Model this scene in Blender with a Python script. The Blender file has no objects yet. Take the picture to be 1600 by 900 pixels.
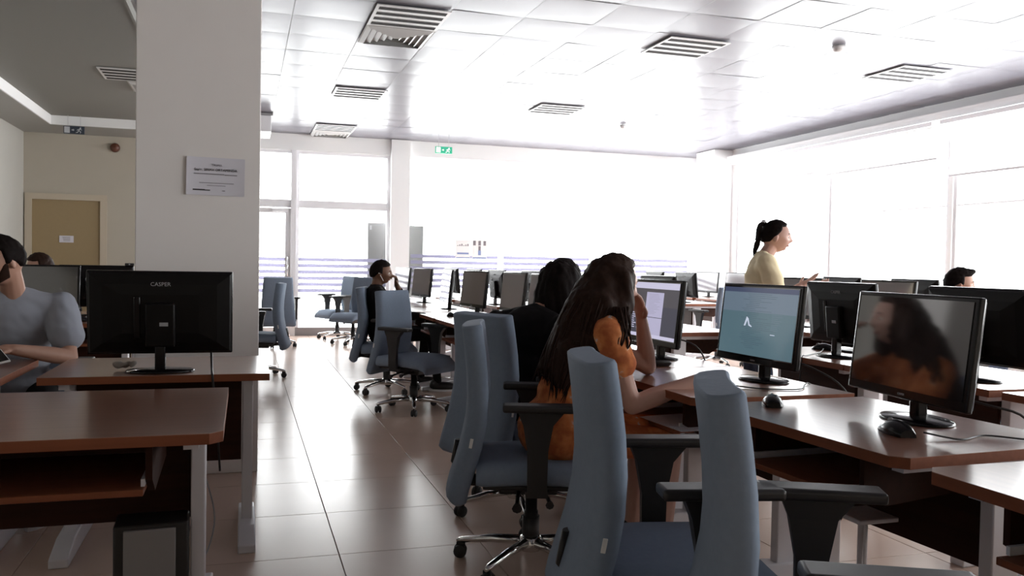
import bpy, bmesh, math, random
import numpy as np
from mathutils import Vector, Matrix, Quaternion, noise
random.seed(7)
PI = math.pi
SC = bpy.context.scene
COL = SC.collection
R = math.radians

# ------------------------------------------------------------------ camera, world, exposure
cam = bpy.data.cameras.new('camera'); co = bpy.data.objects.new('camera', cam); COL.objects.link(co)
cam.sensor_width = 36.0; cam.lens = 1332.0 / 1600 * 36.0; cam.clip_start = 0.05; cam.clip_end = 200
yaw, pitch, roll = .304883, .027531, .017809
F = Vector((math.sin(yaw)*math.cos(pitch), math.cos(yaw)*math.cos(pitch), -math.sin(pitch)))
r0 = Vector((math.cos(yaw), -math.sin(yaw), 0)); u0 = r0.cross(F)
Rt = math.cos(roll)*r0 + math.sin(roll)*u0; Up = -math.sin(roll)*r0 + math.cos(roll)*u0
M = Matrix((( Rt.x, Up.x, -F.x, 0), (Rt.y, Up.y, -F.y, 0), (Rt.z, Up.z, -F.z, 1.197), (0, 0, 0, 1)))
co.matrix_world = M
SC.camera = co
w = bpy.data.worlds.new('sky'); SC.world = w; w.use_nodes = True
bg = w.node_tree.nodes['Background']
bg.inputs[0].default_value = (1.0, .985, .99, 1); bg.inputs[1].default_value = 13.5
SC.view_settings.view_transform = 'Standard'; SC.view_settings.look = 'None'
SC.view_settings.gamma = 1; SC.view_settings.exposure = 0.0; SC.view_settings.use_curve_mapping = False
SC.cycles.use_denoising = True
SC.cycles.max_bounces = 9; SC.cycles.diffuse_bounces = 5; SC.cycles.glossy_bounces = 4
SC.cycles.transparent_max_bounces = 12; SC.cycles.sample_clamp_indirect = 12
SC.cycles.caustics_refractive = False; SC.cycles.caustics_reflective = False
def portal(loc, rot, sx, sy):
    l = bpy.data.lights.new('portal', 'AREA'); l.shape = 'RECTANGLE'; l.size = sx; l.size_y = sy
    l.cycles.is_portal = True
    o = bpy.data.objects.new('daylight_portal', l); COL.objects.link(o); o.location = loc; o.rotation_euler = rot
portal((8.0, 4.9, 1.9), (0, R(90), 0), 2.15, 15.6)
portal((4.0, 14.05, 1.5), (R(-90), 0, 0), 7.8, 2.9)

# ------------------------------------------------------------------ materials
MATS = {}
def mat(name, col, rough=.6, metal=0, spec=.5, emit=None, estr=1, noise_amt=0, noise_scale=20, bump=0, coat=0, trans=0):
    if name in MATS: return MATS[name]
    m = bpy.data.materials.new(name); m.use_nodes = True; nt = m.node_tree; b = nt.nodes['Principled BSDF']
    b.inputs['Base Color'].default_value = (*col, 1); b.inputs['Roughness'].default_value = rough
    b.inputs['Metallic'].default_value = metal; b.inputs['Specular IOR Level'].default_value = spec
    b.inputs['Coat Weight'].default_value = coat; b.inputs['Transmission Weight'].default_value = trans
    if emit:
        b.inputs['Emission Color'].default_value = (*emit, 1); b.inputs['Emission Strength'].default_value = estr
    if noise_amt or bump:
        tc = nt.nodes.new('ShaderNodeTexCoord'); nz = nt.nodes.new('ShaderNodeTexNoise')
        nz.inputs['Scale'].default_value = noise_scale; nz.inputs['Detail'].default_value = 4
        nt.links.new(tc.outputs['Object'], nz.inputs['Vector'])
        if noise_amt:
            mx = nt.nodes.new('ShaderNodeMix'); mx.data_type = 'RGBA'
            mx.inputs['A'].default_value = (*[c*(1-noise_amt) for c in col], 1)
            mx.inputs['B'].default_value = (*[min(1, c*(1+noise_amt)) for c in col], 1)
            nt.links.new(nz.outputs['Fac'], mx.inputs['Factor']); nt.links.new(mx.outputs['Result'], b.inputs['Base Color'])
        if bump:
            bp = nt.nodes.new('ShaderNodeBump'); bp.inputs['Strength'].default_value = bump; bp.inputs['Distance'].default_value = .002
            nt.links.new(nz.outputs['Fac'], bp.inputs['Height']); nt.links.new(bp.outputs['Normal'], b.inputs['Normal'])
    MATS[name] = m; return m
def wood(name, c1, c2, rough=.35, spec=.5):
    m = bpy.data.materials.new(name); m.use_nodes = True; nt = m.node_tree; b = nt.nodes['Principled BSDF']
    tc = nt.nodes.new('ShaderNodeTexCoord'); mp = nt.nodes.new('ShaderNodeMapping'); mp.inputs['Scale'].default_value = (1.5, 22, 22)
    nz = nt.nodes.new('ShaderNodeTexNoise'); nz.inputs['Scale'].default_value = 2.2; nz.inputs['Detail'].default_value = 6
    cr = nt.nodes.new('ShaderNodeValToRGB'); cr.color_ramp.elements[0].color = (*c1, 1); cr.color_ramp.elements[1].color = (*c2, 1)
    cr.color_ramp.elements[0].position = .3; cr.color_ramp.elements[1].position = .7
    nt.links.new(tc.outputs['Object'], mp.inputs['Vector']); nt.links.new(mp.outputs[0], nz.inputs['Vector'])
    nt.links.new(nz.outputs['Fac'], cr.inputs[0]); nt.links.new(cr.outputs[0], b.inputs['Base Color'])
    b.inputs['Roughness'].default_value = rough; b.inputs['Specular IOR Level'].default_value = spec
    if spec > .9: b.inputs['IOR'].default_value = 1.6; b.inputs['Coat Weight'].default_value = 1; b.inputs['Coat IOR'].default_value = 1.62; b.inputs['Coat Roughness'].default_value = .22
    MATS[name] = m; return m
WOOD = wood('desk_wood', (.21, .070, .032), (.26, .095, .047), .33, 1.0)
EDGE = wood('desk_edge', (.18, .055, .025), (.22, .072, .034), .5, .2)
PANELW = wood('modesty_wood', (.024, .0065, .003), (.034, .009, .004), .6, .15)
PAINT = mat('wall_paint', (.52, .51, .47), .8, noise_amt=.03, noise_scale=3, bump=.05)
PAINTB = mat('wall_paint_beige', (.47, .43, .36), .8, noise_amt=.03, noise_scale=3)
PAINTW = mat('wall_paint_white', (.9, .9, .9), .7)
COLP = mat('column_paint', (.78, .74, .72), .75, noise_amt=.03, noise_scale=5, bump=.05)
CEILM = mat('ceiling_metal', (.24, .235, .27), .30, spec=.16)
CEILP = mat('ceiling_plaster', (.22, .215, .198), .7)
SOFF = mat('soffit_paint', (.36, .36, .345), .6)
GAP = mat('ceiling_gap', (.45, .45, .46), .6)
DARKGAP = mat('vent_dark', (.015, .012, .012), .7)
VENTW = mat('vent_white', (.7, .7, .7), .4)
TILE = mat('floor_tile', (.54, .40, .33), .24, spec=.16, noise_amt=.07, noise_scale=2.5)
GROUT = mat('floor_grout', (.09, .07, .065), .8)
WHITEF = mat('white_frame', (.86, .855, .88), .4)
METALG = mat('desk_metal', (.62, .605, .63), .4, spec=.5, noise_amt=.02)
FAB = mat('chair_fabric', (.195, .24, .31), .85, spec=.25, noise_amt=.09, noise_scale=60, bump=.35)
BLK = mat('black_plastic', (.018, .015, .015), .45)
BLKG = mat('black_gloss', (.006, .005, .006), .2, spec=.3)
SHELL = mat('monitor_shell', (.006, .005, .005), .42, spec=.18)
CHROME = mat('chrome', (.75, .74, .74), .13, metal=1)
SCREEN = mat('screen_off', (.022, .019, .021), .07, spec=1.0)
SCREEN.node_tree.nodes['Principled BSDF'].inputs['IOR'].default_value = 1.75
SCREENG = mat('screen_grey', (.20, .19, .205), .08, spec=1.0)  # screen glow and reflections put into the base grey
GREYP = mat('grey_print', (.35, .35, .36), .5)
PAPER = mat('paper', (.68, .66, .72), .7)
INK = mat('ink', (.03, .025, .03), .7)
INKG = mat('ink_grey', (.22, .2, .22), .7)
WHITEPL = mat('white_plastic', (.75, .75, .75), .4)
DOORM = mat('door_leaf', (.32, .235, .125), .5, noise_amt=.04)
DOORF = mat('door_frame', (.52, .45, .35), .5)
BROWNR = mat('siren_brown', (.11, .035, .02), .35)
SIGNG = mat('sign_green', (.03, .42, .24), .5, emit=(.05, .55, .35), estr=.35)
SIGNW = mat('sign_white', (.8, .8, .8), .5, emit=(1, 1, 1), estr=.6)
SIGND = mat('sign_dark', (.03, .04, .06), .4)
SIGNL = mat('sign_light', (.5, .52, .55), .5)
RUBBER = mat('rubber', (.02, .018, .018), .6)
SKIN = mat('skin', (.42, .235, .17), .5, spec=.35, noise_amt=.05, noise_scale=25)
SKINL = mat('skin_fair', (.52, .31, .25), .5, spec=.35, noise_amt=.05, noise_scale=25)
SKIND = mat('skin_brown', (.16, .075, .045), .5, spec=.35, noise_amt=.05, noise_scale=25)
LIP = mat('lips', (.34, .1, .08), .45)
EYEW = mat('eye_white', (.7, .68, .66), .3)
IRIS = mat('iris', (.03, .018, .01), .2)
HAIRB = mat('hair_dark', (.008, .005, .0045), .7, spec=.08, noise_amt=.35, noise_scale=70, bump=.6)
HAIRBR = mat('hair_brown', (.024, .011, .007), .62, spec=.12, noise_amt=.4, noise_scale=60, bump=.6)
TSHIRT = mat('tshirt_grey', (.30, .315, .36), .9, spec=.2, noise_amt=.05, noise_scale=8, bump=.2)
CREAM = mat('tshirt_cream', (.80, .69, .46), .9, spec=.2, noise_amt=.04, noise_scale=8)
BLACKC = mat('cloth_black', (.009, .0075, .008), .95, spec=.15, noise_amt=.2, noise_scale=15)
JEANS = mat('jeans', (.04, .05, .08), .9, spec=.2)
def orange_cloth():
    m = bpy.data.materials.new('blouse_orange'); m.use_nodes = True; nt = m.node_tree; b = nt.nodes['Principled BSDF']
    tc = nt.nodes.new('ShaderNodeTexCoord'); v = nt.nodes.new('ShaderNodeTexNoise'); v.inputs['Scale'].default_value = 16; v.inputs['Detail'].default_value = 3
    cr = nt.nodes.new('ShaderNodeValToRGB'); e = cr.color_ramp.elements
    e[0].position = .40; e[0].color = (.42, .12, .045, 1); e[1].position = .56; e[1].color = (.60, .20, .07, 1)
    x = e.new(.66); x.color = (.68, .27, .11, 1); x = e.new(.69); x.color = (.6, .5, .45, 1)
    nt.links.new(tc.outputs['Object'], v.inputs['Vector']); nt.links.new(v.outputs['Fac'], cr.inputs[0]); nt.links.new(cr.outputs[0], b.inputs['Base Color'])
    b.inputs['Roughness'].default_value = .85; b.inputs['Specular IOR Level'].default_value = .2
    return m
ORANGE = orange_cloth()
def glass_mat():
    m = bpy.data.materials.new('clear_glass'); m.use_nodes = True; nt = m.node_tree; nt.nodes.remove(nt.nodes['Principled BSDF'])
    out = nt.nodes['Material Output']; t = nt.nodes.new('ShaderNodeBsdfTransparent'); g = nt.nodes.new('ShaderNodeBsdfGlossy'); g.inputs['Roughness'].default_value = .02
    lw = nt.nodes.new('ShaderNodeLayerWeight'); pw = nt.nodes.new('ShaderNodeMath'); pw.operation = 'POWER'; pw.inputs[1].default_value = 5; nt.links.new(lw.outputs['Facing'], pw.inputs[0])
    fr = nt.nodes.new('ShaderNodeMath'); fr.operation = 'MULTIPLY_ADD'; fr.inputs[1].default_value = .3; fr.inputs[2].default_value = .03; nt.links.new(pw.outputs[0], fr.inputs[0]); mx = nt.nodes.new('ShaderNodeMixShader')
    t.inputs[0].default_value = (.95, .97, .97, 1)
    nt.links.new(fr.outputs[0], mx.inputs[0]); nt.links.new(t.outputs[0], mx.inputs[1]); nt.links.new(g.outputs[0], mx.inputs[2]); nt.links.new(mx.outputs[0], out.inputs[0])
    return m
GLASS = glass_mat()
def film_mat(name, c, tl):
    m = bpy.data.materials.new(name); m.use_nodes = True; nt = m.node_tree; nt.nodes.remove(nt.nodes['Principled BSDF'])
    out = nt.nodes['Material Output']; t = nt.nodes.new('ShaderNodeBsdfTranslucent'); d = nt.nodes.new('ShaderNodeBsdfDiffuse'); a = nt.nodes.new('ShaderNodeMixShader')
    t.inputs[0].default_value = (*c, 1); d.inputs[0].default_value = (.5, .5, .55, 1); a.inputs[0].default_value = tl
    nt.links.new(d.outputs[0], a.inputs[1]); nt.links.new(t.outputs[0], a.inputs[2]); nt.links.new(a.outputs[0], out.inputs[0])
    return m
FILM = film_mat('frosted_film', (.31, .30, .36), .9)
BLIND = film_mat('blind_fabric', (.9, .9, .9), .9)
def emis(name, c, s, rough=.15):
    return mat(name, (.01, .01, .012), rough, spec=.6, emit=c, estr=s)

# ------------------------------------------------------------------ mesh helpers
class MB:
    def __init__(s): s.bm = bmesh.new(); s.mi = 0
    def face(s, vs, smooth=False):
        try: f = s.bm.faces.new(vs)
        except ValueError: return None
        f.material_index = s.mi; f.smooth = smooth; return f
    def box(s, x0, x1, y0, y1, z0, z1, M=None, bevel=0, seg=2):
        P = [(x, y, z) for x in (x0, x1) for y in (y0, y1) for z in (z0, z1)]
        v = [s.bm.verts.new(M @ Vector(p) if M else p) for p in P]
        fs = [s.face([v[i] for i in q]) for q in ((0,1,3,2),(4,6,7,5),(0,4,5,1),(2,3,7,6),(0,2,6,4),(1,5,7,3))]
        if bevel:
            es = {e for f in fs for e in f.edges}
            r = bmesh.ops.bevel(s.bm, geom=list(es), offset=bevel, segments=seg, profile=.6, affect='EDGES')
            for f in r['faces']: f.material_index = s.mi; f.smooth = True
        return s
    def ring_loft(s, rings, cap=True, smooth=True, closed=True):
        vr = [[s.bm.verts.new(p) for p in r] for r in rings]
        n = len(vr[0])
        for a, b in zip(vr[:-1], vr[1:]):
            for i in range(n if closed else n-1):
                j = (i+1) % n; s.face([a[i], a[j], b[j], b[i]], smooth)
        if cap: s.face(vr[0][::-1], smooth and False); s.face(vr[-1], False)
        return s
    def tube(s, pts, rad, n=8, cap=True):
        pts = [Vector(p) for p in pts]
        rad = rad if isinstance(rad, (list, tuple)) else [rad]*len(pts)
        rings = []; prev = None
        for i, p in enumerate(pts):
            d = (pts[min(i+1, len(pts)-1)] - pts[max(i-1, 0)])
            if d.length < 1e-9: d = Vector((0,0,1))
            d.normalize()
            if prev is None:
                a = d.orthogonal().normalized()
            else:
                a = (prev - d*prev.dot(d)); a = a.normalized() if a.length > 1e-6 else d.orthogonal().normalized()
            prev = a; b = d.cross(a)
            rr = rad[i]
            if not isinstance(rr, (tuple, list)): rr = (rr, rr)
            rings.append([p + a*math.cos(2*PI*k/n)*rr[0] + b*math.sin(2*PI*k/n)*rr[1] for k in range(n)])
        return s.ring_loft(rings, cap)
    def lathe(s, prof, n=24, M=None):
        rings = []
        for r, z in prof:
            rings.append([ (M @ Vector((r*math.cos(2*PI*k/n), r*math.sin(2*PI*k/n), z))) if M else Vector((r*math.cos(2*PI*k/n), r*math.sin(2*PI*k/n), z)) for k in range(n)])
        return s.ring_loft(rings)
    def prism(s, poly, z0, z1, M=None, bevel=0):
        a = [s.bm.verts.new(M @ Vector((x, y, z0)) if M else (x, y, z0)) for x, y in poly]
        b = [s.bm.verts.new(M @ Vector((x, y, z1)) if M else (x, y, z1)) for x, y in poly]
        n = len(poly); fs = [s.face(a[::-1]), s.face(b)]
        for i in range(n): fs.append(s.face([a[i], a[(i+1)%n], b[(i+1)%n], b[i]]))
        if bevel:
            es = {e for f in fs if f for e in f.edges}
            r = bmesh.ops.bevel(s.bm, geom=list(es), offset=bevel, segments=2, profile=.6, affect='EDGES')
            for f in r['faces']: f.material_index = s.mi; f.smooth = True
        return s
    def ell(s, c, rad, M3=None, u=16, v=10):
        c = Vector(c); rings = []
        for i in range(1, v):
            t = PI*i/v
            ring = []
            for k in range(u):
                p = Vector((rad[0]*math.sin(t)*math.cos(2*PI*k/u), rad[1]*math.sin(t)*math.sin(2*PI*k/u), -rad[2]*math.cos(t)))
                if M3: p = M3 @ p
                ring.append(c + p)
            rings.append(ring)
        vr = [[s.bm.verts.new(p) for p in r] for r in rings]
        for a, b in zip(vr[:-1], vr[1:]):
            for i in range(u): s.face([a[i], a[(i+1)%u], b[(i+1)%u], b[i]], True)
        lo = Vector((0,0,-rad[2])); hi = Vector((0,0,rad[2]))
        if M3: lo = M3 @ lo; hi = M3 @ hi
        lo = s.bm.verts.new(c+lo); hi = s.bm.verts.new(c+hi)
        for i in range(u):
            s.face([lo, vr[0][(i+1)%u], vr[0][i]], True); s.face([hi, vr[-1][i], vr[-1][(i+1)%u]], True)
        return s
    def cap(s, p, q, r1, r2, n=12):      # tapered capsule
        p = Vector(p); q = Vector(q); d = q-p; L = max(d.length, 1e-5); d = d/L
        a = d.orthogonal().normalized(); b = d.cross(a); rings = []
        for i in range(1, 5):
            t = PI/2*(i/4); rings.append((p - d*r1*math.cos(t), r1*math.sin(t)))
        for i in range(0, 4):
            t = PI/2*(i/4); rings.append((q + d*r2*math.sin(t), r2*math.cos(t)))
        return s.ring_loft([[c + a*math.cos(2*PI*k/n)*r + b*math.sin(2*PI*k/n)*r for k in range(n)] for c, r in rings])
    def mesh(s, name, mats):
        bmesh.ops.recalc_face_normals(s.bm, faces=s.bm.faces[:])
        me = bpy.data.meshes.new(name); s.bm.to_mesh(me); s.bm.free()
        for m in (mats if isinstance(mats, (list, tuple)) else [mats]): me.materials.append(m)
        return me
def obj(name, mb, mats, parent=None, loc=None, rot=None):
    me = mb.mesh(name, mats) if isinstance(mb, MB) else mb
    o = bpy.data.objects.new(name, me); COL.objects.link(o)
    if parent: o.parent = parent
    if loc: o.location = loc
    if rot: o.rotation_euler = rot
    return o
def empty(name, loc=(0,0,0), rz=0):
    o = bpy.data.objects.new(name, None); COL.objects.link(o); o.empty_display_size = .1
    o.location = loc; o.rotation_euler = (0, 0, rz); return o
def tag(o, label=None, cat=None, group=None, kind=None):
    if label: o['label'] = label
    if cat: o['category'] = cat
    if group: o['group'] = group
    if kind: o['kind'] = kind
    return o
def copy_tree(o, parent=None):
    c = o.copy(); COL.objects.link(c)
    if parent: c.parent = parent
    for ch in list(o.children): copy_tree(ch, c)
    return c
def struct(name, mb, mats, parent=None):
    o = obj(name, mb, mats, parent)
    if not parent: o['kind'] = 'structure'
    return o
def text_mesh(s, size, depth=.0005):
    cu = bpy.data.curves.new('t', 'FONT'); cu.body = s; cu.size = size; cu.extrude = depth; cu.align_x = 'CENTER'; cu.align_y = 'CENTER'; cu.resolution_u = 2
    o = bpy.data.objects.new('t', cu); COL.objects.link(o)
    dg = bpy.context.evaluated_depsgraph_get(); me = bpy.data.meshes.new_from_object(o.evaluated_get(dg))
    bpy.data.objects.remove(o); return me
def sub_mesh(me, levels=1):
    return me

# ------------------------------------------------------------------ room shell
XL, XR, YB, YF, H = -3.07, 7.9, 14.0, -3.0, 3.2
T = .6
# floor: substrate and tiles, one object per tile where they show
fl = struct('floor', MB().box(XL-.2, XR+.2, YF-.2, YB+.2, -.12, -.006), GROUT)
def tile_mesh(hs, th, bev, m):
    mb = MB(); mb.box(-hs, hs, -hs, hs, -th, 0, bevel=bev, seg=1); return mb.mesh('tile', m)
ftile = tile_mesh(.2985, .008, .0012, TILE)
X0f, Y0f = .381, 3.501
cells = []
i0 = math.floor((XL-X0f)/T); i1 = math.ceil((XR-X0f)/T); j0 = math.floor((YF-Y0f)/T); j1 = math.ceil((YB-Y0f)/T)
for i in range(i0, i1):
    for j in range(j0, j1):
        x, y = X0f+(i+.5)*T, Y0f+(j+.5)*T
        cells.append((x, y))
def infr(x, y, z=0):
    d = Vector((x, y, z-1.197)); zz = d.dot(F)
    if zz < .3: return False
    px = 800+1332*d.dot(Rt)/zz; py = 450-1332*d.dot(Up)/zz
    return -150 < px < 1750 and -150 < py < 1050
vis = sorted([c for c in cells if infr(*c)], key=lambda c: c[0]**2+c[1]**2)[:290]
vs = set(vis)
for x, y in vis: obj('floor_tile', ftile, None, fl, (x, y, 0))
mb = MB()
for x, y in cells:
    if (x, y) not in vs and XL-.1 < x < XR+.1:
        mb.box(x-.2985, x+.2985, y-.2985, y+.2985, -.008, 0)
o = obj('floor_tiles_beyond', mb, TILE, fl); o['kind'] = 'stuff'
# ceiling
ce = struct('ceiling', MB().box(XL-.2, XR+.2, YF-.2, YB+.2, 3.212, 3.32), GAP)
def panel_mesh():
    mb = MB(); n = 6; hs = .2975; g = []
    for a in range(n+1):
        row = []
        for b in range(n+1):
            x = -hs+2*hs*a/n; y = -hs+2*hs*b/n
            e = (1-(abs(x)/hs)**6)*(1-(abs(y)/hs)**6)
            row.append(mb.bm.verts.new((x, y, 3.212-.0 if False else -.0125*(.12+.22*e) )))
        g.append(row)
    for a in range(n):
        for b in range(n): mb.face([g[a][b], g[a+1][b], g[a+1][b+1], g[a][b+1]], True)
    return mb.mesh('ceiling_panel', CEILM)
cpan = panel_mesh()
X0c, Y0c = .96, 6.66
vents = [(.96, 6.66), (3.5, 6.66), (6.1, 6.8), (.98, 9.96), (3.5, 10.05), (1.0, 12.72), (-1.5, 9.9)]
# grid snapped per panel columns
cc = []
for i in range(-8, 13):
    for j in range(-18, 13):
        x, y = X0c+.3+i*T, Y0c+.3+j*T
        if x-.3 < XL+.0 or x > XR+.2 or y > YB+.2 or y < YF: continue
        cc.append((x, y))
def in_vent(x, y):
    for vx, vy in [(1.26, 6.96), (1.26, 7.56), (3.66+.2, 6.96), (1.26, 10.26), (3.66+.2, 10.26)]:
        if abs(x-vx) < .3 and abs(y-vy) < .3: return True
    return False
cc = [c for c in cc if c[0]-.3 > -.95]
struct('trim_8', MB().box(-2.55, -.88, YF, 13.1, 3.13, 3.214), CEILP)
struct('trim_9', MB().box(-.88, -.862, YF, YB, 3.122, 3.2), CEILP)
visc = sorted([c for c in cc if infr(c[0], c[1], H)], key=lambda c: c[0]**2+c[1]**2)
visc = [c for c in visc][:290]; vset = set(visc)
rnd = random.Random(3)
for x, y in visc:
    o = obj('ceiling_panel', cpan, None, ce, (x, y, H+.010), (rnd.uniform(-.006, .006), rnd.uniform(-.006, .006), 0))
mb = MB()
for x, y in cc:
    if (x, y) not in vset: mb.box(x-.2975, x+.2975, y-.2975, y+.2975, 3.198, 3.215)
o = obj('ceiling_panels_beyond', mb, CEILM, ce); o['kind'] = 'stuff'

# walls
struct('wall_left', MB().box(XL-.2, XL, YF, YB+.2, 0, 3.3), PAINT)
struct('wall_front', MB().box(XL-.2, XR+.2, YF-.2, YF, 0, 3.3), PAINTB)
mb = MB(); mb.box(XL, -2.99, YB, YB+.2, 0, 3.3); mb.box(-2.02, -.02, YB, YB+.2, 0, 3.3); mb.box(-2.99, -2.02, YB, YB+.2, 2.07, 3.3)
struct('wall_back', mb, PAINTB)
struct('trim_1', MB().box(-.02, XR, YB-.02, YB+.2, 2.95, 3.3), PAINTW)
# soffit along left and back-left
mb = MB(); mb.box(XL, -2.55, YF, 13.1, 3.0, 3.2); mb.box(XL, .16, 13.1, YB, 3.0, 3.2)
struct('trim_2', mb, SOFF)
mb = MB(); mb.box(-2.55, -2.535, YF, 13.1, 3.005, 3.13); mb.box(-2.535, -.88, 13.085, 13.1, 3.005, 3.13)
struct('trim_10', mb, PAINTW)
# right wall with window openings
WZ0, WZ1 = .85, 2.96
bays = [(-2.8, -.5), (-.44, 1.94), (2.0, 3.94), (4.0, 5.97), (6.03, 8.0), (8.06, 10.22), (10.28, 12.6)]  # unseen bays beside and behind the camera are added to brighten the near room
mb = MB(); mb.box(XR, XR+.2, YF, YB+.2, 0, WZ0); mb.box(XR, XR+.2, YF, YB+.2, WZ1, 3.3)
ys = [YF]+[v for b in bays for v in b]+[YB+.2]
for a, b in zip(ys[0::2], ys[1::2]): mb.box(XR, XR+.2, a, b, WZ0, WZ1)
struct('wall_right', mb, PAINTW)
struct('trim_3', MB().box(7.55, XR, 12.75, 13.35, 0, 3.2), PAINTW)     # corner pier
struct('trim_4', MB().box(7.70, XR, YF, 12.6, 2.97, 3.06), PAINTW)      # blind pelmet
struct('baseboard_left', MB().box(XL, XL+.015, YF, YB, 0, .09), PAINTW)
for k, (a, b) in enumerate(bays):
    wn = empty('window_%d' % (k+1), (XR+.05, (a+b)/2, WZ0)); wn['kind'] = 'structure'; h = (b-a)/2
    mb = MB(); t = .045; hh = WZ1-WZ0
    for q, (y0, y1, z0, z1) in enumerate([(-h, -h+t, 0, hh), (h-t, h, 0, hh), (-h, h, 0, t), (-h, h, hh-t, hh), (-.012, .012, 0, hh), (-h, h, 1.12, 1.14)]):
        mb.box(-.03+.0015*q, .03-.0015*q, y0, y1, z0, z1)
    obj('window_frame', mb, WHITEF, wn)
    for s in (-1, 1):
        for z0, z1 in ((t, 1.12), (1.14, hh-t)):
            y0, y1 = (-h+t, -.012) if s < 0 else (.012, h-t)
            obj('pane', MB().box(-.003, .003, y0, y1, z0, z1), GLASS, wn)
    obj('window_sill', MB().box(-.13, .05, -h, h, -.04, 0), PAINTW, wn)
# roller blinds partly lowered
for k, (a, b, z) in enumerate([(6.15, 7.95, 2.33), (8.15, 10.15, 2.55), (10.4, 12.4, 2.6), (4.05, 5.9, 2.4)]):
    rb = empty('roller_blind', (7.80, (a+b)/2, 2.9)); h = (b-a)/2
    tag(rb, ['white roller blind nearest the right edge of the photo, bottom bar lowest', 'white roller blind second from the right in front of the bright window', 'white roller blind farthest along the window wall beside the corner pier', 'white roller blind beyond the right edge of the photo'][k], 'blind', 'roller blinds on the window wall')
    obj('blind_fabric', MB().box(-.0015, .0015, -h, h, z-2.9, 0), BLIND, rb)
    obj('roller', MB().tube([(0, -h, .02), (0, h, .02)], .022, 10), WHITEPL, rb)
    obj('bottom_bar', MB().box(-.008, .008, -h, h, z-2.925, z-2.9), METALG, rb)
# blind rail seen as a long thin line
for k, (a, b) in enumerate([(8.1, 12.4), (2.0, 7.98)]):
    rr = obj('curtain_rail', MB().box(7.66, 7.69, a, b, 2.905, 2.955), WHITEF)
    tag(rr, ['long thin white curtain rail under the far half of the ceiling edge on the right', 'thin white curtain rail section at the upper right corner of the photo'][k], 'rail')

# back glazing
def glazed(idx, x0, x1, zt, slim=False):
    wn = empty('window_%d' % idx, (x0, YB+.05, 0)); wn['kind'] = 'structure'; W = x1-x0
    mb = MB(); e = .008 if slim else .05
    fr = [(0, e, 0, 2.95), (W-e, W, 0, 2.95), (0, W, 0, .12)] + ([] if slim else [(0, W, 2.9, 2.95), (0, W, 2.04, 2.165)])
    for q, (a, b, c, d) in enumerate(fr): mb.box(a, b, -.04+.002*q, .04-.002*q, c, d)
    obj('window_frame', mb, WHITEF, wn)
    obj('bottom_rail', MB().box(0, W, -.055, -.0405, 0, .13), mat('rail_grey', (.30, .28, .28), .5), wn)
    if slim: obj('pane', MB().box(e, W-e, -.004, .004, .12, 2.95), GLASS, wn)
    else:
        obj('pane', MB().box(.05, W-.05, -.004, .004, .12, 2.04), GLASS, wn)
        obj('pane', MB().box(.05, W-.05, -.004, .004, 2.165, 2.9), GLASS, wn)
    for k in range(6):
        z = zt-.05-k*.1
        obj('frosted_band', MB().box(.05, W-.05, -.012, -.006, z-.028, z+.028), FILM, wn)
    return wn
glazed(11, .78, 2.28, 1.27)
glazed(12, 2.59, 4.2, 1.36, True); glazed(13, 4.2, 5.9, 1.36, True); glazed(14, 5.9, 7.85, 1.36, True)
struct('trim_5', MB().box(2.28, 2.59, YB-.1, YB+.2, 0, 3.2), PAINTW)     # white column between panes
struct('trim_6', MB().box(.70, .78, YB-.045, YB+.12, 0, 2.95), WHITEF)
# glazed door
d = empty('door_1', (0, YB+.05, 0)); d['kind'] = 'structure'
mb = MB()
for q, (a, b, c, e) in enumerate([(-.02, .03, 0, 2.95), (-.02, .7, 2.04, 2.165), (-.02, .7, 2.9, 2.95)]): mb.box(a, b, -.04+.002*q, .04-.002*q, c, e)
obj('door_frame', mb, WHITEF, d)
mb = MB()
for q, (a, b, c, e) in enumerate([(.03, .11, .01, 2.03), (.62, .70, .01, 2.03), (.035, .695, .015, .13), (.035, .695, 1.95, 2.025)]): mb.box(a, b, -.025+.002*q, .025-.002*q, c, e)
obj('door_leaf', mb, WHITEF, d)
obj('pane', MB().box(.11, .62, -.004, .004, .13, 1.95), GLASS, d)
obj('pane', MB().box(.03, .7, -.004, .004, 2.165, 2.9), GLASS, d)
for k in range(6): obj('frosted_band', MB().box(.11, .62, -.012, -.006, 1.19-k*.1, 1.246-k*.1), FILM, d)
obj('door_handle', MB().tube([(.66, -.03, .95), (.66, -.08, .95), (.66, -.08, 1.25), (.66, -.03, 1.25)], .011, 8), CHROME, d)
obj('door_closer', MB().box(.42, .66, -.08, -.025, 1.97, 2.02, bevel=.006), WHITEF, d)
# wooden door at left
d = empty('door_2', (-2.505, YB, 0)); d['kind'] = 'structure'
mb = MB(); mb.box(-.545, -.455, -.03, .1, 0, 2.03); mb.box(.455, .545, -.03, .1, 0, 2.03); mb.box(-.545, .545, -.03, .1, 2.03, 2.12)
obj('door_frame', mb, DOORF, d)
obj('door_leaf', MB().box(-.455, .455, 0, .045, .01, 2.03, bevel=.003), DOORM, d)
obj('door_handle', MB().tube([(.39, 0, 1.0), (.39, -.05, 1.0), (.28, -.05, 1.0)], .01, 8), CHROME, d)
for (a, b) in [(13.9, 16.5)]:
    struct('floor_outside', MB().box(-3, 10, YB+.2, 20, -.12, -.02), mat('outside_paving', (.6, .6, .6), .8))

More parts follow.
